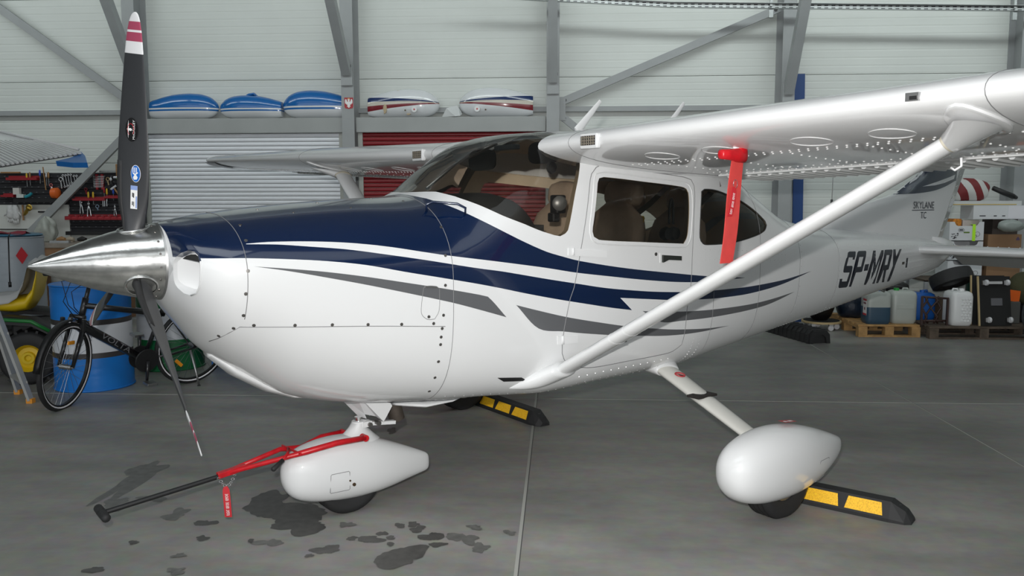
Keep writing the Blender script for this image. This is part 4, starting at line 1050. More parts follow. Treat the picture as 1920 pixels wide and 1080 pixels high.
# ---- landing gear
cream = mat('gear_leg_cream', (.74,.73,.68), .35, coat=.3)
def pant(tab, y, name, parent, n=22, nn=2.3):
    g = MB(); R = []
    for x, zt, zb, w in tab:
        c, h = (zt+zb)/2, (zt-zb)/2; R.append(superring((x, y, c), w, h, nn, n))
    g.rings(R); o = g.build(name, white, parent, PI); m = o.modifiers.new('sub', 'SUBSURF'); m.levels = m.render_levels = 2
    return o
MP = [(2.655,.31,.27,.02),(2.675,.37,.20,.075),(2.73,.425,.145,.115),(2.86,.465,.105,.143),(3.02,.478,.092,.150),(3.18,.462,.095,.142),(3.34,.42,.12,.115),(3.48,.372,.165,.08),(3.60,.325,.215,.04),(3.645,.305,.24,.012)]
tread_m = mat('tyre_groove', (.006,.006,.006), .8)
def wheel(x, y, r, w, parent, name='wheel'):
    t = empty(name, (x, y, r), 0, parent)
    pr_ = [(.55*r,-w*.40),(.80*r,-w*.50),(.93*r,-w*.46),(.985*r,-w*.34),(r,-w*.15),(r,w*.15),(.985*r,w*.34),(.93*r,w*.46),(.80*r,w*.50),(.55*r,w*.40)]
    g = MB(); g.lathe(pr_, axis='y', n=40, hollow=True); g.build('tyre', rubber, t, math.radians(50))
    for d in (-.28,-.10,.10,.28):
        g = MB(); g.tube([(math.cos(q)*(r*.993), d*w, math.sin(q)*(r*.993)) for q in [2*PI*k/48 for k in range(48)]], .0035, 5, closed=True); g.build('tread_groove', tread_m, t, PI)
    g = MB(); g.lathe([(.05,-w*.3),(.55*r,-w*.36),(.56*r,w*.36),(.05,w*.3)], axis='y', n=24); g.build('rim', steel_d, t, SM)
    return t
for s in (-1, 1):
    G = empty('main_landing_gear', (3.3, s*.45, .0), 0, AC)
    ox = Vector((3.3, s*.45, 0))
    p = Vector((3.325, s*.40, .58)); q = Vector((3.02, s*1.36, .365)); d = (q-p).normalized(); ex = (Vector((1,0,0))-d*d.x).normalized(); ey = d.cross(ex)
    T = [2*PI*k/20 for k in range(20)]
    def lr(c, a, b): return [c+ex*a*math.cos(t)+ey*b*math.sin(t)-ox for t in T]
    g = MB(); g.rings([lr(p, .075, .032), lr(p.lerp(q,.5), .065, .028), lr(q, .052, .024)]); g.build('gear_leg', cream, G, math.radians(60))
    g = MB(); g.rings([lr(p-d*.10, .15, .075), lr(p-d*.02, .115, .06), lr(p+d*.06, .086, .042), lr(p+d*.075, .078, .036)]); g.build('leg_fairing', white, G, PI)
    c = p.lerp(q, .46)-ex*.01; g = MB(); g.box(c-ox+Vector((.0,-.0,.02)), (.16,.09,.014)); g.build('step', mat('step_black', (.02,.016,.014), .8, bump=.4), G, bevel=.004, rot=None)
    if s < 0:
        c = p.lerp(q, .20); up = -ey if ey.z < 0 else ey
        n_ = (ey if (ey.y < 0) else -ey)
        o = c+n_*.0335-ox+ex*.0; dx = ex; dy = d
        g = MB(); g.tube([o+dx*.030*math.cos(t)+dy*.030*math.sin(t) for t in T], .0035, 6, closed=True); nb = g.build('no_step_sign', dr, G, PI)
        g = MB(); g.bar(o-dx*.021-dy*.021, o+dx*.021+dy*.021, .006, .003, up=n_); g.build('sign_bar', dr, nb)
        g = MB(); g.bar(o-dx*.010+dy*.012, o+dx*.012+dy*.014, .012, .002, up=n_); g.bar(o-dx*.008-dy*.012, o-dx*.004+dy*.012, .006, .002, up=n_); g.build('sign_foot', dk, nb)
    po = pant(MP, s*1.41, 'wheel_fairing', AC)
    w = wheel(3.07, s*1.41, .205, .155, AC)
    # access panel and small marks on the fairing
    sd = s*1.41+s*.142
    def pz(x, z, off=.002):
        tab = MP; zt, zb, wd = (interp([(t[0], t[k]) for t in tab], x) for k in (1, 2, 3)); c_, h_ = (zt+zb)/2, (zt-zb)/2
        return Vector((x, s*(1.41+wd*.99*max(0, 1-abs((z-c_)/h_)**2.3)**(1/2.3)+off), z))
    L = [(3.26,.16),(3.26,.27),(3.265,.275),(3.37,.27),(3.375,.265),(3.375,.165),(3.37,.16)]
    g = MB(); g.tube([pz(a, b, -.002) for a, b in L], .0014, 5, closed=True); g.build('access_seam', seam_m, po, PI)
    if s < 0:
        c0 = [Vector((x, -1.41+dy, z)) for x, dy, z in ((3.08,-.035,.4795),(3.19,-.030,.468),(3.19,.012,.468),(3.08,.012,.4815))]
        g = MB(); g.add([v+Vector((0,0,.006)) for v in c0], [(0,1,2,3)]); g.build('no_step_label', dr, po)
        for i, (aa, bb) in enumerate(((.15,.4),(.5,.85))):
            e0 = [c0[0].lerp(c0[1], t)+Vector((0,.010,.0068)) for t in (aa, bb)]; e1 = [c0[0].lerp(c0[1], t)+Vector((0,.030,.0068)) for t in (aa, bb)]
            g = MB(); g.add([e0[0],e0[1],e1[1],e1[0]], [(0,1,2,3)]); g.build('label_print', dw, po)
# nose gear
NG = empty('nose_landing_gear', (1.378,0,0), 0, AC)
NP = [(1.035,.27,.235,.012),(1.05,.325,.17,.06),(1.10,.372,.115,.100),(1.22,.405,.082,.124),(1.38,.412,.066,.130),(1.50,.385,.066,.124),(1.62,.335,.078,.100),(1.74,.282,.10,.066),(1.855,.226,.116,.028),(1.885,.208,.124,.010)]
po = pant(NP, 0., 'nose_wheel_fairing', AC)
wheel(1.385, 0, .185, .13, AC)
def nz(x, z, off=.002):
    zt, zb, wd = (interp([(t[0], t[k]) for t in NP], x) for k in (1, 2, 3)); c_, h_ = (zt+zb)/2, (zt-zb)/2
    return Vector((x, -(wd*.99*max(0, 1-abs((z-c_)/h_)**2.3)**(1/2.3)+off), z))
L = [(1.245,.15),(1.24,.155),(1.24,.245),(1.245,.25),(1.335,.25),(1.34,.245),(1.345,.155),(1.34,.15)]
g = MB(); g.tube([nz(a, b, -.001) for a, b in L], .0014, 5, closed=True); g.build('access_seam', seam_m, po, PI)
g = MB(); c = nz(1.365, .175, -.002); g.cyl(c, c+Vector((0,-.006,0)), .009, n=10); c = nz(1.342, .20, -.002); g.cyl(c, c+Vector((0,-.004,0)), .005, n=8); g.build('fairing_screw', mat('brass_screw', (.16,.11,.07), .4, .8), po, SM)
ox = Vector((1.378,0,0))
g = MB(); g.rings([superring((1.40-1.378,0,.36), .115, .05, 2.2, 16, 'xy')[::1], superring((1.44-1.378,0,.43), .05, .035, 2.2, 16, 'xy'), superring((1.45-1.378,0,.47), .035, .03, 2.2, 16, 'xy')])
# cone-shaped root fairing that carries the fork
g = MB(); R = []
for z, x0, x1, w in ((.36,1.32,1.575,.075),(.40,1.37,1.53,.052),(.43,1.405,1.50,.043),(.455,1.425,1.49,.04)): R.append([Vector(((x0+x1)/2+(x1-x0)/2*math.cos(t)-1.378, w*math.sin(t), z)) for t in T])
g.rings(R); g.build('fork_fairing', white, NG, math.radians(60))
g = MB(); g.cyl((1.460-1.378,0,.44), (1.460-1.378,0,.484), .021, n=16); g.build('oleo_piston', chrome, NG, SM)
g = MB(); g.cyl((1.46-1.378,0,.440), (1.46-1.378,0,.462), .036, n=18); g.box((1.49-1.378,-.02,.447), (.05,.05,.028)); g.build('oleo_collar', hinge_m, NG, SM)
g = MB(); g.bar((1.49-1.378,-.012,.445), (1.665-1.378,-.012,.425), .030, .018); g.build('torque_link', hinge_m, NG)
g = MB()
for x in (1.50, 1.55): g.cyl((x-1.378,-.058,.445), (x-1.378,-.02,.445), .012, n=10)
g.build('link_bolt', screw_m, NG, SM)
th = .004
g = MB(); A, B, C, D = (1.40,.64), (1.607,.548), (1.617,.531), (1.565,.455)
for y in (-.075, .075): g.prism([(x-1.378, z) for x, z in (A, B, C, D)], y-th/2, y+th/2)
g.add([(x-1.378,y,z) for x, y, z in ((1.40,-.075,.64),(1.34,.085,.64),(1.487,.05,.469),(1.507,.0,.465),(1.497,0,.49),(1.54,-.04,.48),(1.565,-.075,.455))], [(0,1,4),(1,2,4),(2,3,4),(0,4,5),(0,5,6)])
g.build('gear_shroud', white, NG)
g = MB(); g.tube([(1.665-1.378,.06,.62), (1.728-1.378,.07,.415)], .043, 20); g.cur = 1; g.tube([(1.7275-1.378,.07,.418), (1.7285-1.378,.07,.412)], .036, 20); g.build('exhaust_pipe', [mat('exhaust_brown', (.10,.082,.068), .55, .5, noise=.25, nscale=15), black], NG, SM)
g = MB(); R = []
for x, w, h in ((1.66,.04,.02),(1.80,.13,.045),(1.95,.15,.03),(2.1,.10,.005)): R.append([(x,w*math.cos(t),.535-h*(1+math.sin(t)*-1)*.5) for t in T])
g.rings(R); g.build('belly_fairing', white, AC, PI)

# ---- cabin
g = MB(); R = []
for x, z, w in ((1.80,1.585,.36),(1.90,1.615,.45),(2.05,1.635,.49),(2.20,1.64,.50),(2.28,1.62,.505),(2.31,1.58,.505)):
    R.append([(x, w*math.cos(t), z-.24*abs(math.cos(t))**3.2) for t in [PI*k/24 for k in range(25)]]+[(x, -w, 1.18), (x, w, 1.18)])
g.rings(R); g.build('glareshield', dark_l, AC, PI)
MB().box((2.27,0,1.22), (.06,.98,.50)).build('instrument_panel', mat('panel_black', (.03,.03,.03), .5), AC)
def seat(x, y, name, z0=.56, back=1.42, hr=True, w=.44):
    t = empty(name, (x, y, z0), 0, AC)
    def cush(c, d, rot, nm, k=3.2):
        g = MB(); n = 8; R = []
        for i in range(n+1):
            u = -1+2*i/n; e = (1-abs(u)**k)**(1/k) if abs(u) < 1 else .02; e = max(e, .35)
            R.append(superring((0, 0, u*d[2]/2), d[0]/2*max(.55, e), d[1]/2*e, 3.5, 20, 'xy'))
        g.rings(R); M_ = Matrix.Translation(c) @ Euler(rot).to_matrix().to_4x4(); g.v = [M_ @ v for v in g.v]
        return g.build(nm, tan_l, t, PI)
    cush((-.20,0,.36), (.50,w,.15), (0,-.10,0), 'seat_cushion'); cush((.06,0,.70), (.14,w,.66), (0,.20,0), 'backrest')
    if hr:
        cush((.165,0,1.075), (.12,.27,.165), (0,.16,0), 'headrest')
        g = MB()
        for dy in (-.065, .065): g.cyl((.13,dy,.98), (.155,dy,1.04), .006, n=8)
        g.build('headrest_post', chrome, t, SM)
    g = MB(); g.box((-.16,0,.24), (.34,.24,.14)); g.build('seat_base', dark_l, t)
    return t
seat(2.95, -.265, 'front_seat'); seat(2.95, .265, 'front_seat'); seat(3.52, -.255, 'rear_seat', .52); seat(3.52, .255, 'rear_seat', .52)
# shoulder belts with yellow tags, headset, camera, ventilation eyeball, visors, mirror
belt = mat('belt_grey', (.10,.09,.08), .8)
g = MB(); g.ribbon([(3.30,-.50,1.72),(3.27,-.34,1.58),(3.20,-.20,1.46),(3.18,-.14,1.30)], (.02,.03,.035), (0,-1,.3)); g.build('shoulder_belt', belt, AC)
MB().box((3.295,-.235,1.475), (.045,.035,.045), (.2,.3,.6)).build('belt_tag', yellow, AC)
g = MB(); g.ribbon([(3.72,-.50,1.70),(3.62,-.36,1.52),(3.55,-.20,1.38)], (.02,.03,.035), (0,-1,.3)); g.build('shoulder_belt', belt, AC); MB().box((3.60,-.40,1.552), (.022,.02,.025)).build('belt_tag', yellow, AC)
HS = empty('headset', (3.27,-.49,1.40), 0, AC)
g = MB(); g.tube([(.005+.018*math.cos(t),-.01,.055+.15*math.sin(t)) for t in [PI*k/14*1.0 for k in range(15)]], .009, 6); g.build('headband', black, HS, PI)
for dx in (-.03, .035):
    g = MB(); g.lathe([(.01,-.03),(.035,-.025),(.042,0),(.035,.02),(.01,.022)], (dx,0,0), 'y', 18); g.build('ear_cup', black, HS, SM)
CMR = empty('mounted_camera', (2.455,-.40,1.576), 0, AC)
MB().box((.02,0,0), (.07,.06,.10)).build('camera_body', black, CMR, bevel=.01); MB().box((-.01,0,-.07), (.05,.05,.05)).build('mount', black, CMR, bevel=.008)
g = MB(); g.lathe([(.012,0),(.036,.002),(.040,-.02),(.030,-.025)], (.0,0,0), 'y', 20); g.v = [Matrix.Translation((.01,-.022,.005)) @ Matrix.Rotation(-.6, 4, 'Z') @ v for v in g.v]; g.build('lens_ring', mat('lens_ring_grey', (.07,.07,.07), .3), CMR, SM)
g = MB(); g.lathe([(.005,0),(.030,.004),(.036,.016)], (0,0,0), 'y', 20); g.v = [Matrix.Translation((2.475,-.36,1.775)) @ v for v in g.v]; g.build('air_vent', black, AC, SM)
for p in ((2.43,.24,1.835), (2.49,-.26,1.86)):
    g = MB(); g.rings([superring((p[0],p[1],p[2]), .135, .062, 3.5, 20, 'yz'), superring((p[0]+.008,p[1],p[2]), .135, .062, 3.5, 20, 'yz')]); g.build('sun_visor', mat('visor_smoke', (.035,.032,.03), .3), AC, SM)
MB().box((2.45,.02,1.90), (.04,.20,.03)).build('compass_housing', mat('overhead_grey', (.16,.19,.21), .5), AC, bevel=.006)
g = MB(); g.tube([(1.83,-.10,1.66),(2.10,.02,1.80),(2.40,.05,1.92)], .008, 6); g.build('windshield_brace', steel_d, AC, PI)
# ================================================================== things on and around the aircraft
CM = cam.matrix_world.to_3x3()
def at(px, py, Y):
    d = CM @ Vector(((px-960)/1578.4, (540-py)/1578.4, -1)); t = (Y-CAM[1])/d.y
    return Vector(CAM)+d*t
cp, sp = math.cos(PSI), math.sin(PSI)
def acw(x, y, z=0.): return Vector((cp*x-sp*y, sp*x+cp*y, z))
tag_red = mat('tag_red', (.55,.02,.03), .6)
# ---- tow bar
o = Vector((1.40,0,.35)); TB = empty('tow_bar', acw(*o), PSI, label='red and black tow bar clipped to the nose gear, handle pointing left', cat='tow bar')
def L_(p): return Vector(p)-o
for s, e, j in ((-1, (1.43,-.125,.404), (1.118,-.105,.385)), (1, (1.43,.125,.378), (1.185,.105,.345))):
    g = MB(); mid_ = Vector(e).lerp(Vector(j), .5)+Vector((0,s*.012,.012)); g.tube([L_(e), L_(mid_), L_(j), L_((1.06,s*.07,.368)), L_((.78,s*.010,.328))], [.0150,.0150,.0150,.0125,.011], 10); g.build('fork_arm', red_p, TB, PI)
    g = MB(); g.cyl(L_(e)+Vector((0,-s*.03,0)), L_(e)+Vector((0,s*.012,0)), .017, n=12); g.build('fork_pin', red_p, TB, SM)
g = MB(); g.bar(L_((.86,0,.338)), L_((.725,0,.320)), .034, .026); g.build('clamp_block', red_p, TB, bevel=.003)
g = MB(); g.cyl(L_((.76,0,.318)), L_((.232,0,.258)), .0115, n=12); g.build('draw_rod', black, TB, SM)
g = MB(); g.tube([L_((.226,y,.257)) for y in (-.085,-.075,-.01,0,.01,.075,.085)], [.012,.019,.020,.016,.020,.019,.012], 12); g.build('handle_grip', rubber, TB, PI)
g = MB(); g.tube([L_((1.075,.0,.385)), L_((1.045,-.06,.378)), L_((1.0,-.10,.362))], .008, 8); g.build('release_lever', red_p, TB, PI)
g = MB(); g.tube([L_((1.005,-.098,.364)), L_((.945,-.125,.338)), L_((.94,-.127,.336))], [.011,.012,.008], 10); g.build('lever_grip', rubber, TB, PI)
g = MB(); g.cyl(L_((1.09,.11,.372)), L_((1.09,-.11,.382)), .006, n=8); g.build('spreader', red_p, TB)
ch = MB()
for k in range(9):
    t = k/8; c = L_((.80-.075*t,-.016,.312-.045*math.sin(PI*t))); ch.tube([c+Vector((.008*math.cos(q),.003*math.sin(q)*(1 if k % 2 else -1),.005*math.sin(q))) for q in [2*PI*j/8 for j in range(8)]], .0014, 4, closed=True)
ch.build('chain', chrome, TB, PI)
def flag(parent, p0, p1, w, wid, up, txt, name='warning_tag'):
    """hanging strap with white lettering running along it"""
    p0, p1 = Vector(p0), Vector(p1); wv = Vector(wid).normalized(); n = Vector(up).normalized(); g = MB(); R = []
    for k in range(11):
        t = k/10; c = p0.lerp(p1, t)+n*(.006*math.sin(t*3.0)); ww = w*(1 if t > .12 else .5+4*t)
        R.append([c-wv*ww/2-n*.0012, c+wv*ww/2-n*.0012, c+wv*ww/2+n*.0012, c-wv*ww/2+n*.0012])
    g.rings(R); f = g.build(name, tag_red, parent, None)
    d = (p1-p0).normalized(); Ln = (p1-p0).length
    words = txt.split(' '); pos = [.34, .60, .84] if len(words) == 3 else [.5]
    for wd, t in zip(words, pos):
        c = p0.lerp(p1, t)+n*(.006*math.sin(t*3.0)+.0022); M_ = frame(c-wv.cross(n)*0-wv*(w*.22), -d, wv)
        if M_.col[2].to_3d().dot(n) < 0: M_ = frame(c+wv*(w*.22), -d, -wv)
        text_mesh(wd, w*.62, dw, 'lettering', f, M_, ex=.0002, sx=min(1.0, Ln*.22/(w*.62*.62*len(wd))))
    return f
cdir = Vector((-.58,-.81,0)).normalized()                 # towards the camera in aircraft axes (roughly)
view = Matrix.Rotation(-PSI, 3, 'Z') @ (Vector(CAM)-acw(.73,0,.25)).normalized()
flag(TB, L_((.755,-.02,.268)), L_((.762,-.02,.118)), .034, (.80,-.60,0), (view.x,view.y,0), 'REMOVE BEFORE FLIGHT')
# ---- pitot cover with streamer
o = Vector((2.55,-1.5,1.79)); PC = empty('pitot_cover', acw(*o), PSI, label='red pitot tube cover with a long streamer hanging under the wing', cat='pitot cover')
g = MB(); g.rings([superring((x,-1.5+0*o.y,1.795), w, h, 2.6, 16) for x, w, h in ((2.452,.012,.012),(2.457,.019,.021),(2.52,.021,.024),(2.56,.024,.032),(2.612,.024,.034),(2.617,.018,.028))]); g.v = [v-o for v in g.v]; g.build('sleeve', red_p, PC, PI)
g = MB(); g.rings([superring((2.592,-1.5,z), w, w*.8, 2.6, 16, 'xy') for z, w in ((1.80,.030),(1.84,.034),(1.846,.030))]); g.v = [v-o for v in g.v]; g.build('collar', red_p, PC, PI)
g = MB(); R = []
for k in range(15):
    t = k/14; x = 2.572+(2.513-2.572)*t+.006*math.sin(t*5); z = 1.775+(1.318-1.775)*t; w = .040+.006*t+.004*math.sin(t*4); y = -1.5+.006*math.sin(t*6)
    R.append([Vector((x-w, y-.002, z))-o, Vector((x+w, y-.002, z))-o, Vector((x+w, y+.002, z))-o, Vector((x-w, y+.002, z))-o])
g.rings(R); g.build('streamer', red_f, PC, None)
vw = Vector((0,-1,0))
flag(PC, Vector((2.535,-1.512,1.655))-o, Vector((2.508,-1.512,1.525))-o, .034, (1,0,0), vw, 'REMOVE BEFORE FLIGHT')
g = MB(); g.tube([Vector((2.545+.014*math.cos(q),-1.512,1.668+.018*math.sin(q)))-o for q in [2*PI*k/16 for k in range(16)]], .0015, 5, closed=True); g.build('split_ring', chrome, PC, PI)
# ---- rubber wheel stops
refl = mat('reflective_yellow', (1.0,.56,.02), .45, noise=.25, nscale=160)  # very bright base colour stands in for flash light thrown back
def wheel_stop(p, q, label):
    p, q = Vector((*p, 0)), Vector((*q, 0)); d = q-p; Ln = d.length; t = empty('wheel_stop', p, math.atan2(d.y, d.x), label=label, cat='wheel stop', group='rubber wheel stops')
    w, h = .15, .095; pr_ = [(-w/2,0),(w/2,0),(w/2,.018),(w*.24,h),(-w*.24,h),(-w/2,.018)]
    g = MB(); R = []
    for x, k, hk in ((0,.55,.25),(.03,.85,.6),(.10,1,1),(Ln-.10,1,1),(Ln-.03,.85,.6),(Ln,.55,.25)): R.append([(x,a*k,b*hk) for a, b in pr_])
    g.rings(R); g.build('body', rubber, t, None)
    n = int((Ln-.22)/.21)
    for k in range(n):
        for s in (-1, 1):
            a0, a1 = .13+k*.215, .13+k*.215+.185
            def F(x, v): y = s*(w/2+(w*.24-w/2)*v); z = .018+(h-.018)*v; nn = Vector((0, s*.077, .039)).normalized(); return Vector((x, y, z))+nn*.0015
            sk = .012
            g = MB(); g.add([F(a0,.12), F(a1,.12), F(a1-sk,.86), F(a0+sk,.86)], [(0,1,2,3)]); g.build('reflective_strip', refl, t)
    for x in (.07, Ln-.07):
        g = MB(); g.cyl((x,0,.068), (x,0,.0775), .012, n=10); g.build('bolt_hole', bolt_m, t)
    return t
wheel_stop((3.90,.885), (3.13,1.42), 'black rubber wheel stop with yellow reflectors behind the near main wheel')
wheel_stop((2.04,2.60), (1.25,3.60), 'black rubber wheel stop with yellow reflectors behind the far main wheel')

# ================================================================== left side: drums, bicycle, mower, ladder
blue_d = mat('drum_blue', (.012,.19,.62), .35, noise=.05, nscale=6); white_d = mat('drum_white', (.66,.68,.72), .4); green_d = mat('drum_green', (.01,.14,.045), .4); grey_d = mat('drum_grey', (.34,.38,.42), .4)
def drum(x, y, z, r, h, bands, label, name='steel_drum'):
    t = empty(name, (x, y, z), 0, label=label, cat='drum')
    for nm, m, z0, z1 in bands:
        n = max(4, int((z1-z0)/.02)); pf = []
        for k in range(n+1):
            zz = z0+(z1-z0)*k/n; rr = r+.006*max(0, math.cos(2*PI*(zz/.055)))*(1 if .02 < (zz-z0) < (z1-z0-.02) else 0)*.35
            pf.append((rr, zz))
        g = MB(); g.lathe([(r*.3,z0)]+pf+[(r*.3,z1)], n=48); g.build(nm, m, t, math.radians(35))
    for zz in (.010, h-.006):
        g = MB(); g.tube([(r*math.cos(q),r*math.sin(q),zz) for q in [2*PI*k/48 for k in range(48)]], .009, 6, closed=True); g.build('rolled_rim', bands[-1][1], t, PI)
    return t
band_m = mat('drum_band', (.05,.045,.045), .45)
D1 = drum(-1.90, 3.75, 0, .315, .90, [('lower_shell', blue_d, 0, .285), ('band', band_m, .285, .33), ('middle_shell', white_d, .33, .565), ('band', band_m, .565, .61), ('upper_shell', blue_d, .61, .90)], 'blue and white steel drum standing behind the bicycle')
text_mesh('60L', .05, mat('marker', (.1,.1,.14), .6), 'marking', D1, frame(Vector((.155,-.288,.47)), (.12,.07,.99), (-.85,-.45,.1)), ex=.0003)
drum(-1.62, 4.62, 0, .30, .90, [('lower_shell', green_d, 0, .30), ('middle_shell', white_d, .30, .60), ('upper_shell', green_d, .60, .90)], 'green and white steel drum behind the propeller blade and bicycle')
# blue crate beyond the bicycle's rear wheel
t = empty('plastic_crate', (-1.02, 4.75, 0), .1, label='small blue plastic crate on the floor behind the bicycle rear wheel', cat='crate')
g = MB()
for c, d in (((0,0,.02),(.40,.30,.03)),((0,-.15,.12),(.40,.015,.22)),((0,.15,.12),(.40,.015,.22)),((-.2,0,.12),(.015,.30,.22)),((.2,0,.12),(.015,.30,.22))): g.box(c, d)
g.build('crate_body', blue_d, t)
# grey drum on a wooden stand
t = empty('wooden_stand', (-3.40, 4.95, 0), 0, label='low wooden stand under the grey drum at left', cat='stand')
for x in (-.25, 0, .25): MB().box((x,0,.33), (.2,.7,.03)).build('board', wood_d, t)
for x, y in ((-.27,-.27),(.27,-.27),(-.27,.27),(.27,.27)): MB().box((x,y,.1575), (.08,.08,.315)).build('leg', wood_d, t)
D2 = drum(-3.40, 4.95, .346, .30, .90, [('lower_shell', grey_d, 0, .45), ('upper_shell', grey_d, .45, .90)], 'grey steel drum with red diamond label at left')
g = MB(); q = Vector((.235,-.190,.72)); a = Vector((.62,.785,0))
g.add([q+Vector((0,0,.085)), q+a*.055, q-Vector((0,0,.085)), q-a*.055], [(0,1,2,3)]); g.v = [v+Vector((.012,-.012,0)) for v in g.v]; g.build('hazard_label', mat('label_red', (.50,.02,.03), .5), D2)
g = MB(); g.lathe([(.02,.905),(.285,.905),(.30,.915),(.28,.93),(.02,.925)], n=40); g.build('lid', mat('lid_blue', (.08,.24,.38), .4), D2, SM)
t = MB(); R = []
for k in range(9):
    u = -1+2*k/8; R.append([Vector((-3.39+.22*u+.03*math.sin(j), 4.90+(j-4)*.045, 1.277+.012*math.sin(u*5+j)+(.016 if 2 < j < 6 else 0))) for j in range(9)])
t.rings(R, False, False); t.v += [v-Vector((0,0,.006)) for v in t.v]; n = len(t.v)//2; t.f += [tuple(i+n for i in f)[::-1] for f in t.f]; t.m = [0]*len(t.f)
t.build('cloth', mat('red_rag', (.45,.06,.09), .85, noise=.2, nscale=12), None, PI, label='crumpled red cloth lying on the lid of the grey drum', cat='cloth')
g = MB(); g.tube([(-3.26,4.75,1.285),(-3.22,4.66,1.25),(-3.19,4.60,.95),(-3.18,4.58,.80)], .006, 6); g.tube([(-3.18,4.58,.82),(-3.18,4.58,.77)], .014, 8); g.build('hanging_cable', black, None, PI, label='black cable with plug hanging down the grey drum', cat='cable')

# ---- bicycle
BK = empty('bicycle', (-1.44, 3.43, 0), math.atan2(-.80,-.59), label='black trekking bicycle leaning on its kickstand in front of the drums', cat='bicycle')
BK.rotation_euler = (-.16, 0, math.atan2(-.80,-.59))
bk = mat('bike_black', (.010,.010,.012), .3, coat=.4); spoke_m = mat('spoke_steel', (.6,.6,.62), .25, 1.0); refw = mat('reflective_white', (.95,.93,.97), .35); refo = mat('reflector_orange', (.95,.36,.02), .3)  # reflective band: near-white base stands in for the returned flash
def bwheel(x, rz):
    w = empty('wheel', (x, 0, .345), rz, BK)
    C = [2*PI*k/48 for k in range(48)]
    g = MB(); g.tube([(.325*math.cos(q),0,.325*math.sin(q)) for q in C], .020, 10, closed=True); g.build('tyre', rubber, w, PI)
    g = MB(); R = []
    for rr, yy in ((.296,-.011),(.306,-.012),(.306,.012),(.296,.011)): R.append([(rr*math.cos(q),yy,rr*math.sin(q)) for q in C])
    g.rings(R+[R[0]], False); g.build('rim', mat('rim_black', (.03,.03,.03), .35, .6), w, SM)
    for s in (-1, 1):
        g = MB(); R = []
        for rr, yy in ((.309,.0145),(.317,.0185),(.319,.0180)): R.append([(rr*math.cos(q),s*yy,rr*math.sin(q)) for q in C])
        g.rings(R, False); g.build('reflective_band', refw, w, PI)
    g = MB()
    for k in range(28):
        a = 2*PI*k/28; b = a+(.5 if k % 2 else -.5); s = -1 if k % 4 < 2 else 1; g.tube([(.022*math.cos(b),s*.028,.022*math.sin(b)), (.300*math.cos(a),0,.300*math.sin(a))], .0013, 4, False)
    g.build('spokes', spoke_m, w, None, kind='stuff')
    g = MB(); g.cyl((0,-.045,0), (0,.045,0), .020, n=14); g.cyl((0,-.065,0), (0,.065,0), .007, n=8); g.build('hub', steel_d, w, SM)
    a = 1.75 if x > 0 else -.8
    g = MB(); g.box((0,0,0), (.085,.014,.030)); g.v = [Matrix.Rotation(-(a+PI/2), 4, 'Y') @ v+Vector((.19*math.cos(a),.020,.19*math.sin(a))) for v in g.v]; g.build('spoke_reflector', refo, w, bevel=.006)
    return w
STR = .62
def sr(p): d = Vector((p[0]-.43, p[1])); return (.43+d.x*math.cos(STR)-d.y*math.sin(STR), d.x*math.sin(STR)+d.y*math.cos(STR), p[2])
fw_ = bwheel(.56, STR); fw_.location = sr((.56,0,.345)); bwheel(-.56, 0)
def tb(name, path, r, m=bk, n=10, parent=BK): g = MB(); g.tube(path, r, n); return g.build(name, m, parent, PI)
BB = (-.12,0,.29); HT0, HT1 = (.40,0,.66), (.36,0,.86); ST_ = (-.30,0,.78)
dt = tb('down_tube', [HT0, (.36,0,.62), BB], [.030,.037,.034], n=14); tb('top_tube', [(.375,0,.80), (-.285,0,.66)], .024); tb('seat_tube', [BB, ST_], .017); tb('head_tube', [HT0, HT1], .024)
for s in (-1, 1):
    tb('chain_stay', [BB, (-.35,s*.05,.31), (-.56,s*.06,.345)], .009); tb('seat_stay', [(-.27,0,.70), (-.36,s*.05,.62), (-.56,s*.06,.345)], .008)
    tb('fork_leg', [sr((.415,s*.055,.70)), sr((.43,s*.055,.60))], .017, steel_d); tb('fork_lower', [sr((.43,s*.055,.61)), sr((.56,s*.055,.345))], [.021,.014])
tb('fork_crown', [sr((.41,-.06,.71)), sr((.41,.06,.71))], .018); tb('steerer', [HT0, (.335,0,.96)], .016)
tb('stem', [(.335,0,.96), (.40,0,1.0)], .016); tb('handlebar', [sr(p) for p in ((.33,-.30,1.0), (.38,-.18,1.02), (.40,0,1.0), (.38,.18,1.02), (.33,.30,1.0))], .011)
for s in (-1, 1): tb('grip', [sr((.335,s*.29,1.0)), sr((.32,s*.33,.99))], .017, rubber)
tb('seat_post', [(-.29,0,.76), (-.315,0,.92)], .013, steel_d)
g = MB(); R = []
for x, w in ((-.46,.07),(-.40,.085),(-.32,.06),(-.24,.03),(-.17,.018)): R.append(superring((x,0,.94), w, .028, 2.5, 14))
g.rings(R); g.build('saddle', black, BK, PI)
for x, rot in ((.56,0),(-.56,0)):
    g = MB(); R = []
    for k in range(15):
        a = (.15+k*.14)*1. if x > 0 else (.9+k*.14); R.append([(x+.365*math.cos(a),-.028,.345+.365*math.sin(a)), (x+.372*math.cos(a),0,.345+.372*math.sin(a)), (x+.365*math.cos(a),.028,.345+.365*math.sin(a)), (x+.362*math.cos(a),0,.345+.362*math.sin(a))])
    if x > 0: R = [[sr(p) for p in q] for q in R]
    g.rings(R); g.build('mudguard', black, BK, PI)
cr = tb('bottom_bracket', [(-.12,-.06,.29), (-.12,.06,.29)], .022, steel_d)
g = MB(); g.lathe([(.03,-.062),(.095,-.062),(.098,-.058),(.095,-.054),(.03,-.054)], (-.12,0,.29), 'y', 32); g.lathe([(.03,.050),(.095,.052),(.100,.058),(.095,.066),(.03,.066)], (-.12,0,.29), 'y', 32); g.build('chain_guard', black, BK, SM)
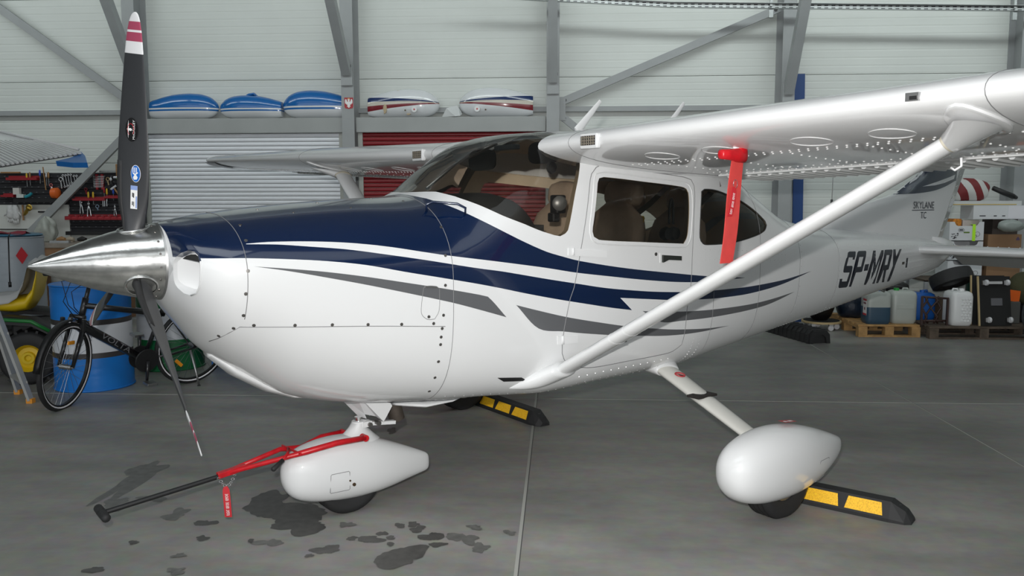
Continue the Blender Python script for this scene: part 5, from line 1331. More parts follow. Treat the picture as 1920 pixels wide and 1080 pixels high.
for s, e in ((1, (-.11,.09,.12)), (-1, (-.13,-.09,.46))):
    tb('crank', [(-.12,s*.075,.29), e], [.014,.011])
    g = MB(); g.box((e[0],e[1]+s*.055,e[2]), (.085,.09,.022)); g.build('pedal', steel_d, BK, bevel=.004)
tb('kickstand', [(-.50,.07,.33), (-.53,.14,.12), (-.54,.17,.02)], [.012,.008,.009], steel_d); tb('kickstand_foot', [(-.539,.168,.035), (-.541,.175,.003)], .013, rubber)
for pth in ([(.40,.10,1.0),(.52,.10,1.02),(.55,.05,.86),(.45,.06,.70)], [(.40,-.10,1.0),(.50,-.10,.98),(.47,-.05,.80),(.38,-.02,.70)], [(.40,.03,.98),(.49,.05,.93),(.46,.03,.80),(.30,.03,.60),(-.05,.03,.33)]): tb('cable', pth, .0032, black, 6)
for s in (-1, 1): g = MB(); g.box(sr((.47,s*.085,.665)), (.03,.03,.09)); g.build('brake', black, BK, bevel=.006)
ax = (Vector(BB)-Vector(HT0)).normalized(); mid_ = Vector(HT0).lerp(Vector(BB), .52)+Vector((0,.0345,0)); pn = Vector((0,1,0))
text_mesh('VOLTA', .062, mat('frame_lettering', (.16,.16,.17), .4), 'frame_lettering', dt, frame(mid_+ax.cross(pn)*0-(pn.cross(ax))*.018+Vector((0,.004,0)), ax, pn.cross(ax)), ex=.001, sx=1.45)
g = MB(); g.bar(Vector(HT0).lerp(Vector(BB),.06)+Vector((0,.027,0)), Vector(HT0).lerp(Vector(BB),.2)+Vector((0,.029,0)), .004, .02, up=(0,0,1)); g.build('frame_decal', red_p, BK)

# ---- ride-on mower
MW = empty('ride_on_mower', (-2.80, 4.10, 0), .35, label='black and green ride-on mower with yellow wheel hub and yellow seat at left', cat='mower')
yel = mat('mower_yellow', (.72,.50,.01), .4); grn = mat('mower_green', (.01,.17,.03), .35); blk = mat('mower_black', (.010,.010,.011), .5)
for s, y in ((-1,-.36), (1,.36)):
    w = empty('rear_wheel', (.17,y,.235), 0, MW)
    g = MB(); g.lathe([(.115,-.10),(.20,-.12),(.228,-.10),(.235,-.05),(.235,.05),(.228,.10),(.20,.12),(.115,.10)], axis='y', n=32, hollow=True); g.build('tyre', rubber, w, math.radians(50))
    g = MB()
    for k in range(18):
        a = 2*PI*k/18; g.box((0,0,0), (.02,.20,.03)); g.v[-8:] = [Matrix.Rotation(a, 4, 'Y') @ (v+Vector((0,0,.236))) for v in g.v[-8:]]
    g.build('tread_lugs', rubber, w, None, kind='stuff')
    g = MB(); g.lathe([(.02,-.075),(.03,-.095),(.05,-.095),(.055,-.06),(.09,-.055),(.105,-.09),(.118,-.112),(.118,.11),(.02,.08)], axis='y', n=32); g.build('hub', yel, w, SM)
    g = MB(); R = []
    for x, z, w_ in ((-.40,.40,.13),(-.25,.53,.14),(0,.575,.14),(.22,.55,.14),(.36,.46,.12)): R.append([(x,y-w_,z-.03),(x,y-w_,z),(x,y-w_*.6,z+.03),(x,y+w_*.6,z+.03),(x,y+w_,z),(x,y+w_,z-.03)])
    g.rings(R); g.build('fender', blk, MW, SM)
    if s > 0: continue
    g = MB(); g.tube([(x,y-.135,z+.012) for x, z in ((-.40,.40),(-.25,.53),(0,.575),(.22,.55),(.36,.46))], .017, 8); g.build('fender_trim', grn, MW, PI)
g = MB(); g.box((-.25,0,.33), (1.1,.44,.26)); g.box((.16,0,.40), (.30,.56,.24)); g.build('chassis', blk, MW, bevel=.02)
g = MB(); g.box((-1.0,0,.55), (.7,.5,.42), taper=(.85,.8)); g.build('hood', grn, MW, bevel=.04)
for y in (-.3,.3):
    g = MB(); g.lathe([(.07,-.06),(.15,-.07),(.165,-.03),(.165,.03),(.15,.07),(.07,.06)], (-1.15,y,.165), 'y', 24); g.build('front_wheel', rubber, MW, math.radians(50))
g = MB(); R = []
sp_ = [(.20,.80),(.16,.72),(.10,.68),(-.02,.67),(-.16,.69),(-.22,.70)]
def seatprof(off): return [(x, z+off) for x, z in sp_]
for x, z, th_ in ((-.24,.69,.03),(-.12,.68,.06),(.02,.675,.07),(.12,.69,.07),(.18,.78,.06),(.215,.92,.055),(.23,1.03,.03)): R.append(superring((x,0,z), .24, th_, 3, 18))
g.rings(R); g.build('seat', yel, MW, PI)
g = MB(); R = []
for x, z in ((-.28,.745),(-.12,.755),(.0,.76),(.07,.80),(.12,.90),(.16,1.05),(.22,1.10),(.30,1.06)): R.append([Vector((x,-.27+.067*j,z+.012*math.sin(j*1.3+x*9)-(.05 if j in (0,8) else 0))) for j in range(9)])
g.rings(R, False, False); n = len(g.v); g.v += [v-Vector((0,0,.008)) for v in g.v]; g.f += [tuple(i+n for i in f)[::-1] for f in g.f]; g.m = [0]*len(g.f)
g.build('seat_cover_sheet', mat('pale_sheet', (.55,.55,.55), .8), MW, PI)
g = MB(); g.cyl((-.55,0,.5), (-.45,0,.85), .018, n=8); g.tube([(-.45+.16*math.cos(q)*.5,.16*math.sin(q),.86+.16*math.cos(q)*.85) for q in [2*PI*k/24 for k in range(24)]], .013, 6, closed=True); g.build('steering_wheel', blk, MW, PI)

# ---- aluminium step ladder cut by the left edge
LD = empty('step_ladder', (-2.06, 3.09, 0), 0, label='aluminium step ladder with orange feet at the left edge', cat='ladder')
la = mat('ladder_aluminium', (.42,.42,.41), .45, .3)
rails = [((0,0,.02),(-.60,.02,1.80)), ((-.30,.30,.02),(-.72,.20,1.80)), ((-.80,-.05,.02),(-.66,.0,1.80)), ((-1.08,.26,.02),(-.80,.2,1.80))]
for a, b in rails:
    g = MB(); g.bar(a, b, .022, .055, up=(0,1,0)); g.build('rail', la, LD)
    g = MB(); g.box((a[0],a[1],.018), (.05,.045,.036)); g.build('foot', mat('foot_orange', (.75,.30,.03), .6), LD)
A0, A1, B0, B1 = (Vector(v) for v in (rails[0][0], rails[0][1], rails[1][0], rails[1][1]))
for t in (.08, .30, .52, .74):
    g = MB(); g.bar(A0.lerp(A1, t), B0.lerp(B1, t), .05, .018); g.build('rung', la, LD)
C0, C1, E0, E1 = (Vector(v) for v in (rails[2][0], rails[2][1], rails[3][0], rails[3][1]))
g = MB(); g.bar(C0.lerp(C1,.3), E0.lerp(E1,.3), .02, .02); g.build('brace', la, LD)
MB().box((-.70,.1,1.80), (.26,.30,.03)).build('platform', la, LD)

# ---- corrugated control surface of another aircraft, entering from the left
P0, P1, P2 = at(65,265,5.35), at(-160,266,5.45), at(60,302,4.62)
nW = (P1-P0).cross(P2-P0).normalized()
if nW.z < 0: nW = -nW
def onp(px, py, off=0.):
    d = at(px, py, 5.0)-Vector(CAM); t = nW.dot(P0-Vector(CAM))/nW.dot(d); return Vector(CAM)+d*t+nW*off
WP = empty('spare_wing_panel', P0, 0, label='white corrugated control surface with blue tip reaching in at left', cat='wing panel')
def slabp(L, name, m, th=.02, off=0.):
    A = [onp(x, y, off)-P0 for x, y in L]; B = [p-nW*th for p in A]; n = len(A); g = MB()
    g.add(A+B, [tuple(range(n)), tuple(range(2*n-1,n-1,-1))]+[(i,(i+1)%n,n+(i+1)%n,n+i) for i in range(n)]); return g.build(name, m, WP)
slabp([(-170,264),(66,264),(148,287),(5,310),(-150,332)], 'skin', mat('panel_gap_shade', (.13,.13,.13), .6))  # skin darkened so the gaps between the lit ribs look shaded
slabp([(-60,236),(0,249),(148,283),(146,286),(66,264),(-170,264)], 'fixed_panel', white, .03, .004)
for k in range(27):
    t = k/16; e = (148-143*t, 288+22*t); b = (64-140*t, 265.5)
    p, q = onp(*e)-P0, onp(*b)-P0; d = (q-p).normalized(); r = d.cross(nW)
    g = MB(); g.rings([[v-r*.013, v-r*.007+nW*.020, v+r*.007+nW*.020, v+r*.013] for v in (p-d*.03, q)]); g.build('rib', white, WP)
g = MB(); g.tube([onp(-60,236,.02)-P0, onp(0,249,.02)-P0, onp(148,283.5,.02)-P0], .014, 8); g.build('edge_strip', white, WP, PI)
slabp([(122,277),(140,279),(152,283),(159,290),(163,303),(135,303),(104,300),(130,294),(147,288)], 'tip', mat('tip_blue', (.012,.15,.48), .35), .05, -.01)
# ================================================================== spare wheel fairings on the shelves
def ramp_mat(name, stops, rough=.18):
    m = bpy.data.materials.new(name); m.use_nodes = True; nt = m.node_tree; b = nt.nodes['Principled BSDF']
    at_ = nt.nodes.new('ShaderNodeAttribute'); at_.attribute_name = 'band'; r = nt.nodes.new('ShaderNodeValToRGB'); r.color_ramp.interpolation = 'CONSTANT'
    el = r.color_ramp.elements
    while len(el) < len(stops): el.new(.5)
    for e, (p, c) in zip(el, stops): e.position = p; e.color = tuple(c)+(1,)
    nt.links.new(at_.outputs['Fac'], r.inputs[0]); nt.links.new(r.outputs[0], b.inputs['Base Color'])
    b.inputs['Roughness'].default_value = rough; b.inputs['Coat Weight'].default_value = .7; b.inputs['Coat Roughness'].default_value = .05
    return m
Wh = (.74,.76,.78); Bl = (.006,.13,.42)
fair_b = ramp_mat('fairing_blue_white', [(0,Wh),(.30,Bl),(.36,Wh),(.42,Bl)])
fair_r = ramp_mat('fairing_white_striped', [(0,Wh),(.20,(.20,.012,.02)),(.42,(.62,.58,.50)),(.60,(.01,.03,.12)),(.80,Wh)])
def fairing(x, L, H, W_, flip, m, bandf, label, parts, name='spare_wheel_fairing', group=None, tail=.55):
    t = empty(name, (x, 7.985, 2.6885), 0, label=label, cat='wheel fairing', group=group)
    S = [(0,.46,.40,.03),(.015,.58,.30,.20),(.05,.70,.18,.42),(.13,.86,.06,.72),(.27,.97,.0,.95),(.42,1.0,0,1.0),(.6,.97,0,.98),(.78,.88,.0,.85),(.9,.79,.02,.66),(.985,.72,.06,tail),(1,.70,.07,tail*.9)]
    R = []; n = 32
    for k in range(41):
        u = (k/40)**1.4; tt, bb, w = (interp([(s[0], s[j]) for s in S], u) for j in (1, 2, 3)); c, h = (tt+bb)/2*H, (tt-bb)/2*H
        R.append([(((u-.5)*L)*(-1 if flip else 1), yy, zz) for _, yy, zz in superring((0,0,c), W_/2*w, h, 2.3, n)])
    g = MB(); g.rings(R); o = g.build('shell', m, t, math.radians(60))
    a = o.data.attributes.new('band', 'FLOAT', 'POINT'); a.data.foreach_set('value', [bandf(v.co.x*(-1 if flip else 1)/L+.5, v.co.z/H) for v in o.data.vertices])
    return t
bb = lambda u, z: z
def br_(u, z):
    w = .06+.44*u; c = .50-.05*u+.02*math.sin(u*PI); return .5+(z-c)/max(w, .02)*.6
fairing(-2.89, .93, .345, .30, True, fair_b, bb, 'blue and white wheel fairing on the shelf nearest the propeller blade', None)
f2 = fairing(-1.985, .85, .315, .30, False, fair_b, bb, 'blue and white wheel fairing with small hump, middle of three', None)
g = MB(); g.rings([superring((.0+x,0,z), w, h, 2.2, 12) for x, z, w, h in ((-.10,.29,.02,.01),(-.02,.318,.05,.02),(.05,.33,.045,.018),(.09,.30,.03,.012))]); g.build('hump', mat('fairing_blue_plain', Bl, .2, coat=.7), f2, PI)
fairing(-1.10, .90, .37, .30, False, fair_b, bb, 'blue and white wheel fairing beside the column with the eagle sticker', None)
f4 = fairing(.08, .95, .375, .30, True, fair_r, br_, 'white wheel fairing with navy and red stripes and bare patches', None)
f5 = fairing(1.30, .98, .385, .30, False, fair_r, br_, 'white wheel fairing with navy, beige and red stripes beside the column', None)
for f, sx in ((f4, .16), (f5, -.235)):
    g = MB(); g.lathe([(.004,-.158),(.036,-.158),(.037,-.146),(.004,-.146)], (sx,0,.095), 'y', 24); g.build('axle_cover', mat('cover_white', (.8,.8,.8), .4), f, SM)
    g = MB(); g.cyl((sx,-.160,.095), (sx,-.157,.095), .011, n=12); g.build('axle_bolt', dr, f)
    g = MB(); g.cyl((sx-.12 if sx > 0 else sx+.11,-.155,.085), (sx-.12 if sx > 0 else sx+.11,-.146,.085), .011, n=10); g.build('vent_hole', mat('hole_brown', (.12,.09,.06), .7), f)
fillr = mat('filler_tan', (.48,.38,.25), .8)
for c, rx, rz in (((-.23,-.137,.10),.028,.075), ((-.06,-.070,.335),.040,.018), ((.08,-.137,.035),.03,.012)):
    R_s = random.Random(5); g = MB(); L = [(c[0]+rx*math.cos(q)*R_s.uniform(.6,1.1), c[1]-.006, c[2]+rz*math.sin(q)*R_s.uniform(.6,1.1)) for q in [2*PI*k/14 for k in range(14)]]
    g.add(L+[(a, b+.03, z) for a, b, z in L], [tuple(range(14))]+[(i,(i+1)%14,14+(i+1)%14,14+i) for i in range(14)]); g.build('bare_patch', fillr, f4)
t = MB(); V = [(.60,7.88,2.690),(.66,7.86,2.80),(.80,7.90,2.84),(.72,7.84,2.74),(.84,7.86,2.70),(.70,7.95,2.69),(.86,7.93,2.73),(.78,7.83,2.692)]
t.add(V, [(0,1,3),(1,2,3),(0,3,7),(3,4,7),(2,6,4),(2,4,3),(0,5,1),(5,2,1),(5,6,2)]); 
o = t.build('torn_sheet', mat('torn_white', (.62,.64,.64), .5), None, label='crumpled white sheet scrap between the two striped fairings', cat='sheet')
o.modifiers.new('thick', 'SOLIDIFY').thickness = .004

# ================================================================== tool wall at the left
WX = lambda px: -5.344+(px-30)*.00756
WZ = lambda py: 1.98-(py-325)*.00733
YB = 8.12
peg = mat('pegboard_black', (.014,.014,.018), .6); redt = mat('tool_red', (.30,.012,.02), .45); toolst = mat('tool_steel', (.62,.63,.65), .25, .9); handw = mat('handle_wood', (.35,.19,.08), .6)
def board(x0, x1, z0, z1, label):
    t = empty('tool_board', ((x0+x1)/2, YB-.01, (z0+z1)/2), 0, label=label, cat='tool board')
    w, h = x1-x0, z1-z0; n = max(1, round(h/.075)); r = h/n
    g = MB()
    for k in range(n): g.add([(x, y, -h/2+k*r+zz) for x in (-w/2, w/2) for y, zz in ((0,0),(-.012,.008),(-.012,r*.62),(-.002,r*.70),(-.002,r))], [(0,1,6,5),(1,2,7,6),(2,3,8,7),(3,4,9,8)])
    g.box((0,.006,0), (w,.010,h)); g.build('slotted_panel', peg, t)
    g = MB()
    for k in range(n):
        for j in range(int(w/.095)): g.box((-w/2+.05+.095*j+(k % 2)*.03,-.0125,-h/2+k*r+r*.4), (.022,.002,.007))
    g.build('peg_slots', mat('slot_grey', (.16,.16,.17), .5), t, kind='stuff')
    return t
board(-6.0, WX(122), WZ(384), WZ(324), 'black slotted tool board left of the slanting wall brace')
board(WX(123), -3.70, WZ(440), WZ(324), 'black slotted tool board right of the slanting wall brace')
MB().box((WX(55),YB+.0,WZ(415)), (1.0,.03,.46)).build('white_board', mat('white_panel', (.62,.63,.60), .5), None, label='white panel under the left tool board', cat='panel')
MB().box((WX(10),YB-.03,WZ(430)), (.6,.03,.012)).build('shelf_strip', black, None, label='thin black shelf strip on the white panel', cat='shelf')
MB().box((WX(75),YB-.03,WZ(397)), (.16,.02,.022)).build('magnetic_strip', black, None, label='short black strip on the white panel beside the brass horn', cat='strip')
def thing1(name, g, m, label, cat, group=None, smooth=SM): return g.build(name, m, None, smooth, label=label, cat=cat, group=group)
ORD = ['first','second','third','fourth','fifth','sixth','seventh','eighth','ninth']
# red tool holders
for px0, px1, py, h, l in ((12,70,335,.035,'red tool rail high on the left board'), (0,24,367,.03,'red tool rail at the left image edge'), (135,195,374,.03,'red tool rail right of the slanting brace'), (193,233,370,.025,'red tool rail beside the propeller blade')):
    g = MB(); g.box(((WX(px0)+WX(px1))/2,YB-.06,WZ(py)), (WX(px1)-WX(px0),.07,h)); g.box(((WX(px0)+WX(px1))/2,YB-.025,WZ(py)+h*.3), (WX(px1)-WX(px0),.012,h*1.8)); thing1('tool_rail', g, redt, l, 'rail', smooth=None)
for k in range(9):
    x = WX(126+12.3*k); t = empty('parts_bin', (x, YB-.015, WZ(407)), 0, label='%s red open parts bin of the row, counted from the slanting brace' % ORD[k], cat='bin', group='red parts bins')
    w = .088; g = MB()
    for c, d in (((0,-.05,-.035),(w,.09,.004)),((0,-.095,-.015),(w,.004,.04)),((0,-.006,0),(w,.004,.075)),((-w/2,-.05,-.01),(.004,.09,.05)),((w/2,-.05,-.01),(.004,.09,.05))): g.box(c, d)
    g.build('bin_shell', redt, t); g = MB(); g.box((0,-.097,.0), (w*.6,.002,.016)); g.build('lip', mat('bin_lip', (.42,.03,.04), .4), t)
for px0, px1, py, l in ((25,112,376,'black tool tray under the left tool board'), (120,205,437,'black tool tray at the foot of the right tool board')):
    g = MB(); g.box(((WX(px0)+WX(px1))/2,YB-.06,WZ(py)), (WX(px1)-WX(px0),.10,.05)); thing1('tool_tray', g, black, l, 'tray', smooth=None)
# combination wrenches hanging in a fan
def wrench(px0, py0, px1, py1, r=.016, label=None, group=None, m=toolst):
    p, q = Vector((WX(px0),YB-.05,WZ(py0))), Vector((WX(px1),YB-.05,WZ(py1))); t = empty('wrench', p, 0, label=label, cat='wrench', group=group)
    g = MB(); q = q-p; d = q.normalized(); g.bar(d*r*.8, q-d*r*.8, .010, .005, up=(0,1,0)); g.build('shank', m, t)
    for c in (Vector(), q):
        g = MB(); g.tube([c+Vector((r*.75*math.cos(a),0,r*.75*math.sin(a))) for a in [2*PI*k/14 for k in range(14)]], r*.38, 6, closed=True); g.build('ring_end', m, t, PI)
for k, (a, b) in enumerate([((116,329),(119,350)),((121,329),(124,349)),((126,328),(128,347)),((131,328),(132,343)),((137,330),(139,341)),((142,330),(143,339))]):
    wrench(*a, *b, label='%s steel ring wrench from the left in the fan of six' % ORD[k], group='fan of ring wrenches')
for k in range(7):
    wrench(174, 331+3.2*k, 193-.6*k, 331+3.2*k, .009, '%s steel wrench from the top, held flat between two red holders' % ORD[k], 'rack of flat wrenches')
for px, sd_ in ((179,'left'), (189,'right')):
    g = MB(); g.box((WX(px),YB-.035,WZ(341)), (.03,.03,.21)); thing1('wrench_holder', g, redt, '%s upright red holder of the rack of flat wrenches' % sd_, 'holder', 'wrench rack holders', None)
def driver(px, py, L, hm, label, up=True, group=None):
    t = empty('screwdriver', (WX(px),YB-.06,WZ(py)), 0, label=label, cat='screwdriver', group=group)
    g = MB(); g.tube([(0,0,0),(0,0,.02),(0,0,.07),(0,0,.085)], [.009,.013,.012,.006], 8); g.build('handle', hm, t, PI)
    g = MB(); g.cyl((0,0,0), (0,0,-L), .004, n=6); g.build('blade', toolst, t, SM)
ho = mat('handle_yellow', (.70,.45,.03), .5); hb = mat('handle_blue', (.03,.10,.55), .5); hk = mat('handle_black', (.02,.02,.02), .5)
for px, py, m, c in ((49,336,ho,'yellow'),(55,334,handw,'wooden'),(74,330,hb,'blue'),(86,334,toolst,'steel'),(90,334,handw,'wooden')): driver(px, py, .10, m, '%s handled screwdriver at %s of the upper left tool board' % (c, {49:'the left',55:'left centre',74:'the centre',86:'right centre',90:'the right'}[px]))
for px, py, m, l in ((163,371,ho,'yellow handled screwdriver left of the brace-side rail'), (172,371,ho,'yellow handled screwdriver in the middle of the right board rail'), (198,365,ho,'yellow handled screwdriver next to the red clamp'), (210,364,hb,'blue handled screwdriver near the propeller blade'), (193,362,redt,'red handled screwdriver near the wrench rack')): driver(px, py, .09, m, l)
def hammer(px, py, L, ang, label):
    t = empty('hammer', (WX(px),YB-.07,WZ(py)), 0, label=label, cat='hammer'); t.rotation_euler = (0, ang, 0)
    g = MB(); g.tube([(0,0,0),(0,0,-L)], [.011,.014], 8); g.build('handle', handw, t, PI); g = MB(); g.box((0,0,.0), (.10,.026,.028)); g.build('head', toolst, t, bevel=.004)
hammer(219, 333, .18, PI, 'wooden handled hammer upside down at the top right of the tool board'); hammer(212, 352, .16, -.6, 'wooden handled hammer slanting on the right tool board'); hammer(226, 370, .16, -.5, 'wooden handled hammer below the red rail near the blade')
def ring_tool(px, py, r, m, label, name='ring_wrench', tail=.10, cat='wrench'):
    t = empty(name, (WX(px),YB-.05,WZ(py)), 0, label=label, cat=cat)
    g = MB(); g.tube([(r*math.cos(a),0,r*math.sin(a)) for a in [2*PI*k/18 for k in range(18)]], r*.3, 6, closed=True); g.build('ring', m, t, PI)
    g = MB(); g.bar((0,0,-r), (.01,0,-r-tail), .016, .006, up=(0,1,0)); g.build('shank', m, t)
ring_tool(112, 336, .026, toolst, 'large steel ring tool left of the wrench fan'); ring_tool(93, 347, .020, mat('ring_redsteel', (.5,.12,.12), .4), 'red and steel ratchet hanging mid board', tail=.12)
ring_tool(158, 355, .018, redt, 'small red ring tool right of the brace', tail=.05); ring_tool(200, 336, .022, mat('brassy', (.45,.33,.18), .4, .6), 'brass coloured ring tool on the right board', tail=.06); ring_tool(178, 387, .022, mat('blue_steel', (.25,.32,.42), .35, .6), 'bluish ring tool hanging under the red rail', tail=.03)
def pliers(px, py, s, m, label):
    t = empty('pliers', (WX(px),YB-.05,WZ(py)), 0, label=label, cat='pliers')
    for k in (-1, 1):
        g = MB(); g.tube([(0,0,0),(k*.014*s,0,-.05*s),(k*.022*s,0,-.12*s),(k*.012*s,0,-.17*s)], .007*s, 6); g.build('handle', m, t, PI); g = MB(); g.tube([(0,0,0),(k*.010*s,0,.02*s),(0,0,.055*s)], [.009*s,.008*s,.003*s], 6); g.build('jaw', toolst, t, PI)
pliers(206, 340, 1.1, hk, 'black handled pliers near the top right of the board'); pliers(148, 382, 1.0, toolst, 'steel pliers hanging under the brace-side rail'); pliers(162, 385, 1.2, toolst, 'long steel pliers hanging under the red rail'); pliers(211, 390, .8, toolst, 'small steel pliers above the parts bins'); pliers(94, 355, .9, hk, 'dark pliers below the red ratchet')
for k, px in enumerate((147,190,193,197)):
    g = MB(); g.box((WX(px),YB-.06,WZ(380)), (.012,.012,.10)); thing1('socket_extension', g, toolst, '%s chrome socket bar from the left, hanging under the red rail' % ORD[k], 'socket bar', 'chrome socket bars', None)
g = MB(); g.prism([(-.06,.0),(-.02,.06),(.09,.06),(.12,.0),(.10,-.03),(.075,-.03),(.06,-.14),(.03,-.14),(.03,-.04),(-.04,-.03)], 0, -.05); g.v = [v+Vector((WX(225),YB-.02,WZ(334))) for v in g.v]; thing1('caulking_gun', g, mat('neon_green', (.45,.80,.02), .5), 'bright yellow-green tool at the top right of the board', 'tool', smooth=None)
g = MB(); g.lathe([(.01,-.05),(.07,-.045),(.075,.03),(.05,.05),(.01,.055)], (0,0,0), 'x', 20); g.v = [v+Vector((WX(105),YB-.10,WZ(362))) for v in g.v]; thing1('orange_reel', g, mat('reel_orange', (.75,.14,.02), .4), 'orange reel on the black tray beside the brace', 'reel')
g = MB(); g.box((WX(29),YB-.06,WZ(358)), (.09,.05,.09)); thing1('white_packet', g, mat('packet_white', (.6,.58,.55), .6), 'small white packet hanging on the left tool board', 'packet', smooth=None)
g = MB(); g.box((WX(38),YB-.08,WZ(367)), (.10,.06,.05)); thing1('white_box', g, mat('packet_white2', (.55,.60,.58), .6), 'small white box on the black tool tray', 'box', smooth=None)
g = MB(); g.tube([(WX(47),YB-.1,WZ(369)),(WX(55),YB-.1,WZ(366)),(WX(60),YB-.1,WZ(362))], [.02,.022,.018], 8); thing1('teal_grip_tool', g, mat('teal', (.02,.28,.35), .5), 'teal and orange gripped tool on the black tray', 'tool')
g = MB(); g.cyl((WX(80.5),YB-.06,WZ(313)), (WX(83),YB-.05,WZ(356)), .008, n=6); thing1('wooden_stick', g, handw, 'thin wooden stick upright on the left tool board', 'stick')
g = MB(); g.bar((WX(0),YB-.05,WZ(323)), (WX(36),YB-.05,WZ(323)), .03, .02); thing1('wooden_lath', g, handw, 'wooden lath lying along the top of the left tool board', 'lath', smooth=None)
g = MB(); g.bar((WX(186),YB-.05,WZ(322)), (WX(233),YB-.05,WZ(322)), .03, .022); thing1('metal_profile', g, galv, 'grey metal profile along the top of the right tool board', 'profile', smooth=None)
# white panel items
gl = empty('work_gloves', (WX(17),YB-.05,WZ(384)), 0, label='pair of white work gloves hanging on the white panel', cat='gloves'); glm = mat('glove_white', (.62,.62,.62), .85, noise=.15, nscale=20, bump=.4, bscale=40)
for sx, ln in ((-.03, .19), (.045, .21)):
    g = MB(); g.rings([superring((sx+dx,0,z), w, d, 2.4, 12, 'xy') for dx, z, w, d in ((0,-.0,.03,.02),(0,-.06,.045,.03),(.005,-.12,.055,.035),(.0,-ln+.03,.05,.028),(0,-ln,.03,.018))])
    for j in range(4): g.tube([(sx-.03+.02*j,0,-ln+.02), (sx-.034+.022*j,-.01,-ln-.045-.01*(j in (1,2)))], [.012,.008], 8)
    g.tube([(sx+.05*(1 if sx > 0 else -1),0,-.10), (sx+.085*(1 if sx > 0 else -1),-.01,-.15)], [.014,.009], 8)
    g.build('glove', glm, gl, PI)
brs = mat('brass', (.50,.34,.07), .3, .9)
g = MB(); g.tube([(WX(40),YB-.06,WZ(402)),(WX(45),YB-.07,WZ(397)),(WX(49),YB-.08,WZ(391)),(WX(53),YB-.09,WZ(389))], [.022,.026,.018,.03], 12); g.lathe([(.012,0),(.045,-.03),(.047,-.034),(.01,-.005)], (WX(55),YB-.09,WZ(389)), 'y', 18); thing1('brass_horn', g, brs, 'small brass horn hanging on the white panel', 'horn', smooth=PI)
g = MB(); g.cyl((WX(36),YB-.04,WZ(384)), (WX(36),YB-.04,WZ(413)), .012, n=8); thing1('wooden_rod', g, handw, 'brown wooden rod hanging between gloves and brass horn', 'rod')
def bag(name, c, r, m, label, cat, seed, n=18, k=12, amp=.12, flat=.0, parent=None, pw=1.):
    R_s = random.Random(seed); ph = [R_s.uniform(0, 6.28) for _ in range(8)]; g = MB(); R = []
    for i in range(k+1):
        a = PI*i/k; q = max(math.sin(a), 1e-3)**pw; ring = []
        for j in range(n):
            b = 2*PI*j/n; d = 1+amp*(math.sin(3*b+ph[0]+2*a)+.6*math.sin(5*b+ph[1]-3*a)+.5*math.sin(7*b+4*a+ph[2])); z = -math.cos(a); z = max(z, -1+flat)
            ring.append((c[0]+r[0]*q*d*math.cos(b), c[1]+r[1]*q*d*math.sin(b), c[2]+r[2]*z*(1+.06*math.sin(4*b+ph[3]))))
        R.append(ring)
    g.rings(R); zm = min(v.z for v in g.v); lo = c[2]-r[2]*(1-flat)
    for v in g.v: v.z = max(v.z, lo)
    return g.build(name, m, parent, PI, label=label, cat=cat)
plb = mat('plastic_bag_white', (.42,.44,.40), .35, noise=.15, nscale=9, bump=.4, bscale=14)
bag('plastic_bag', (WX(102),7.80,1.19), (.13,.11,.20), plb, 'crumpled white plastic bag on the workbench beside the brace', 'bag', 4, amp=.16, flat=.3, n=36, k=26, pw=1.3)
WB = empty('workbench', (-5.0,7.74,0), 0, label='brown wooden workbench below the tool boards', cat='workbench')
bw_ = mat('bench_brown', (.26,.14,.07), .6, noise=.15, nscale=10)
g = MB(); g.box((0,0,1.02), (2.7,.72,.06)); g.build('top', mat('bench_top', (.30,.26,.22), .6, noise=.2, nscale=8), WB, bevel=.006)
g = MB(); g.box((0,-.33,.90), (2.6,.03,.18)); g.build('apron', bw_, WB)
for x in (-1.25,0,1.25):
    for y in (-.30,.30): MB().box((x,y,.495), (.09,.09,.99)).build('leg', bw_, WB)
rr = random.Random(11)
for k, (x, m, l) in enumerate(((WX(137),handw,'beige hand tool lying on the bench end'), (WX(153),mat('tan_tool', (.42,.36,.28), .6),'tan hand tool lying on the bench'), (WX(175),hk,'black hand drill lying on the bench below the bins'), (WX(205),mat('orange_tool', (.70,.16,.02), .5),'orange hand tool lying on the bench near the spinner'))):
    g = MB(); z = 1.085; g.tube([(x-.07,7.72,z),(x,7.70,z+.012),(x+.06,7.68,z+.006)], [.022,.034,.02], 10); g.box((x+.03,7.70,z-.005), (.03,.04,.056)); thing1('hand_tool', g, m, l, 'tool')
g = MB(); g.box((WX(150),7.50,1.066), (.26,.05,.03)); thing1('steel_profile', g, toolst, 'steel profile lying on the bench edge', 'profile', smooth=None)

# ================================================================== clutter under the tail at the right
def pallet(x0, x1, y0, y1, m, label):
    t = empty('pallet', ((x0+x1)/2,(y0+y1)/2,0), 0, label=label, cat='pallet'); w, d = x1-x0, y1-y0
    for k in range(6): MB().box((0,-d/2+d*(k+.5)/6,.133), (w,d/6*.72,.022)).build('deck_board', m, t)
    for x in (-w/2+.05, 0, w/2-.05): MB().box((x,0,.110), (.10,d,.020)).build('stringer_board', m, t)
    for x in (-w/2+.05, 0, w/2-.05):
        for y in (-d/2+.05, 0, d/2-.05): MB().box((x,y,.060), (.10,.10,.078)).build('block', m, t)
    for y in (-d/2+.05, 0, d/2-.05): MB().box((0,y,.0105), (w,.10,.019)).build('bottom_board', m, t)
    return t
pallet(5.64, 6.345, 6.69, 7.80, wood, 'light wooden pallet under the two translucent canisters')
pallet(6.40, 7.62, 6.57, 7.37, wood_d, 'dark weathered pallet under the white canister and dolly boards')
cl = mat('canister_clear', (.42,.45,.42), .35, trans=0., noise=.05, nscale=5); liq = mat('liquid_blue', (.035,.075,.12), .3); capb = mat('cap_blue', (.01,.10,.40), .4); wp = mat('canister_white', (.74,.75,.75), .4)
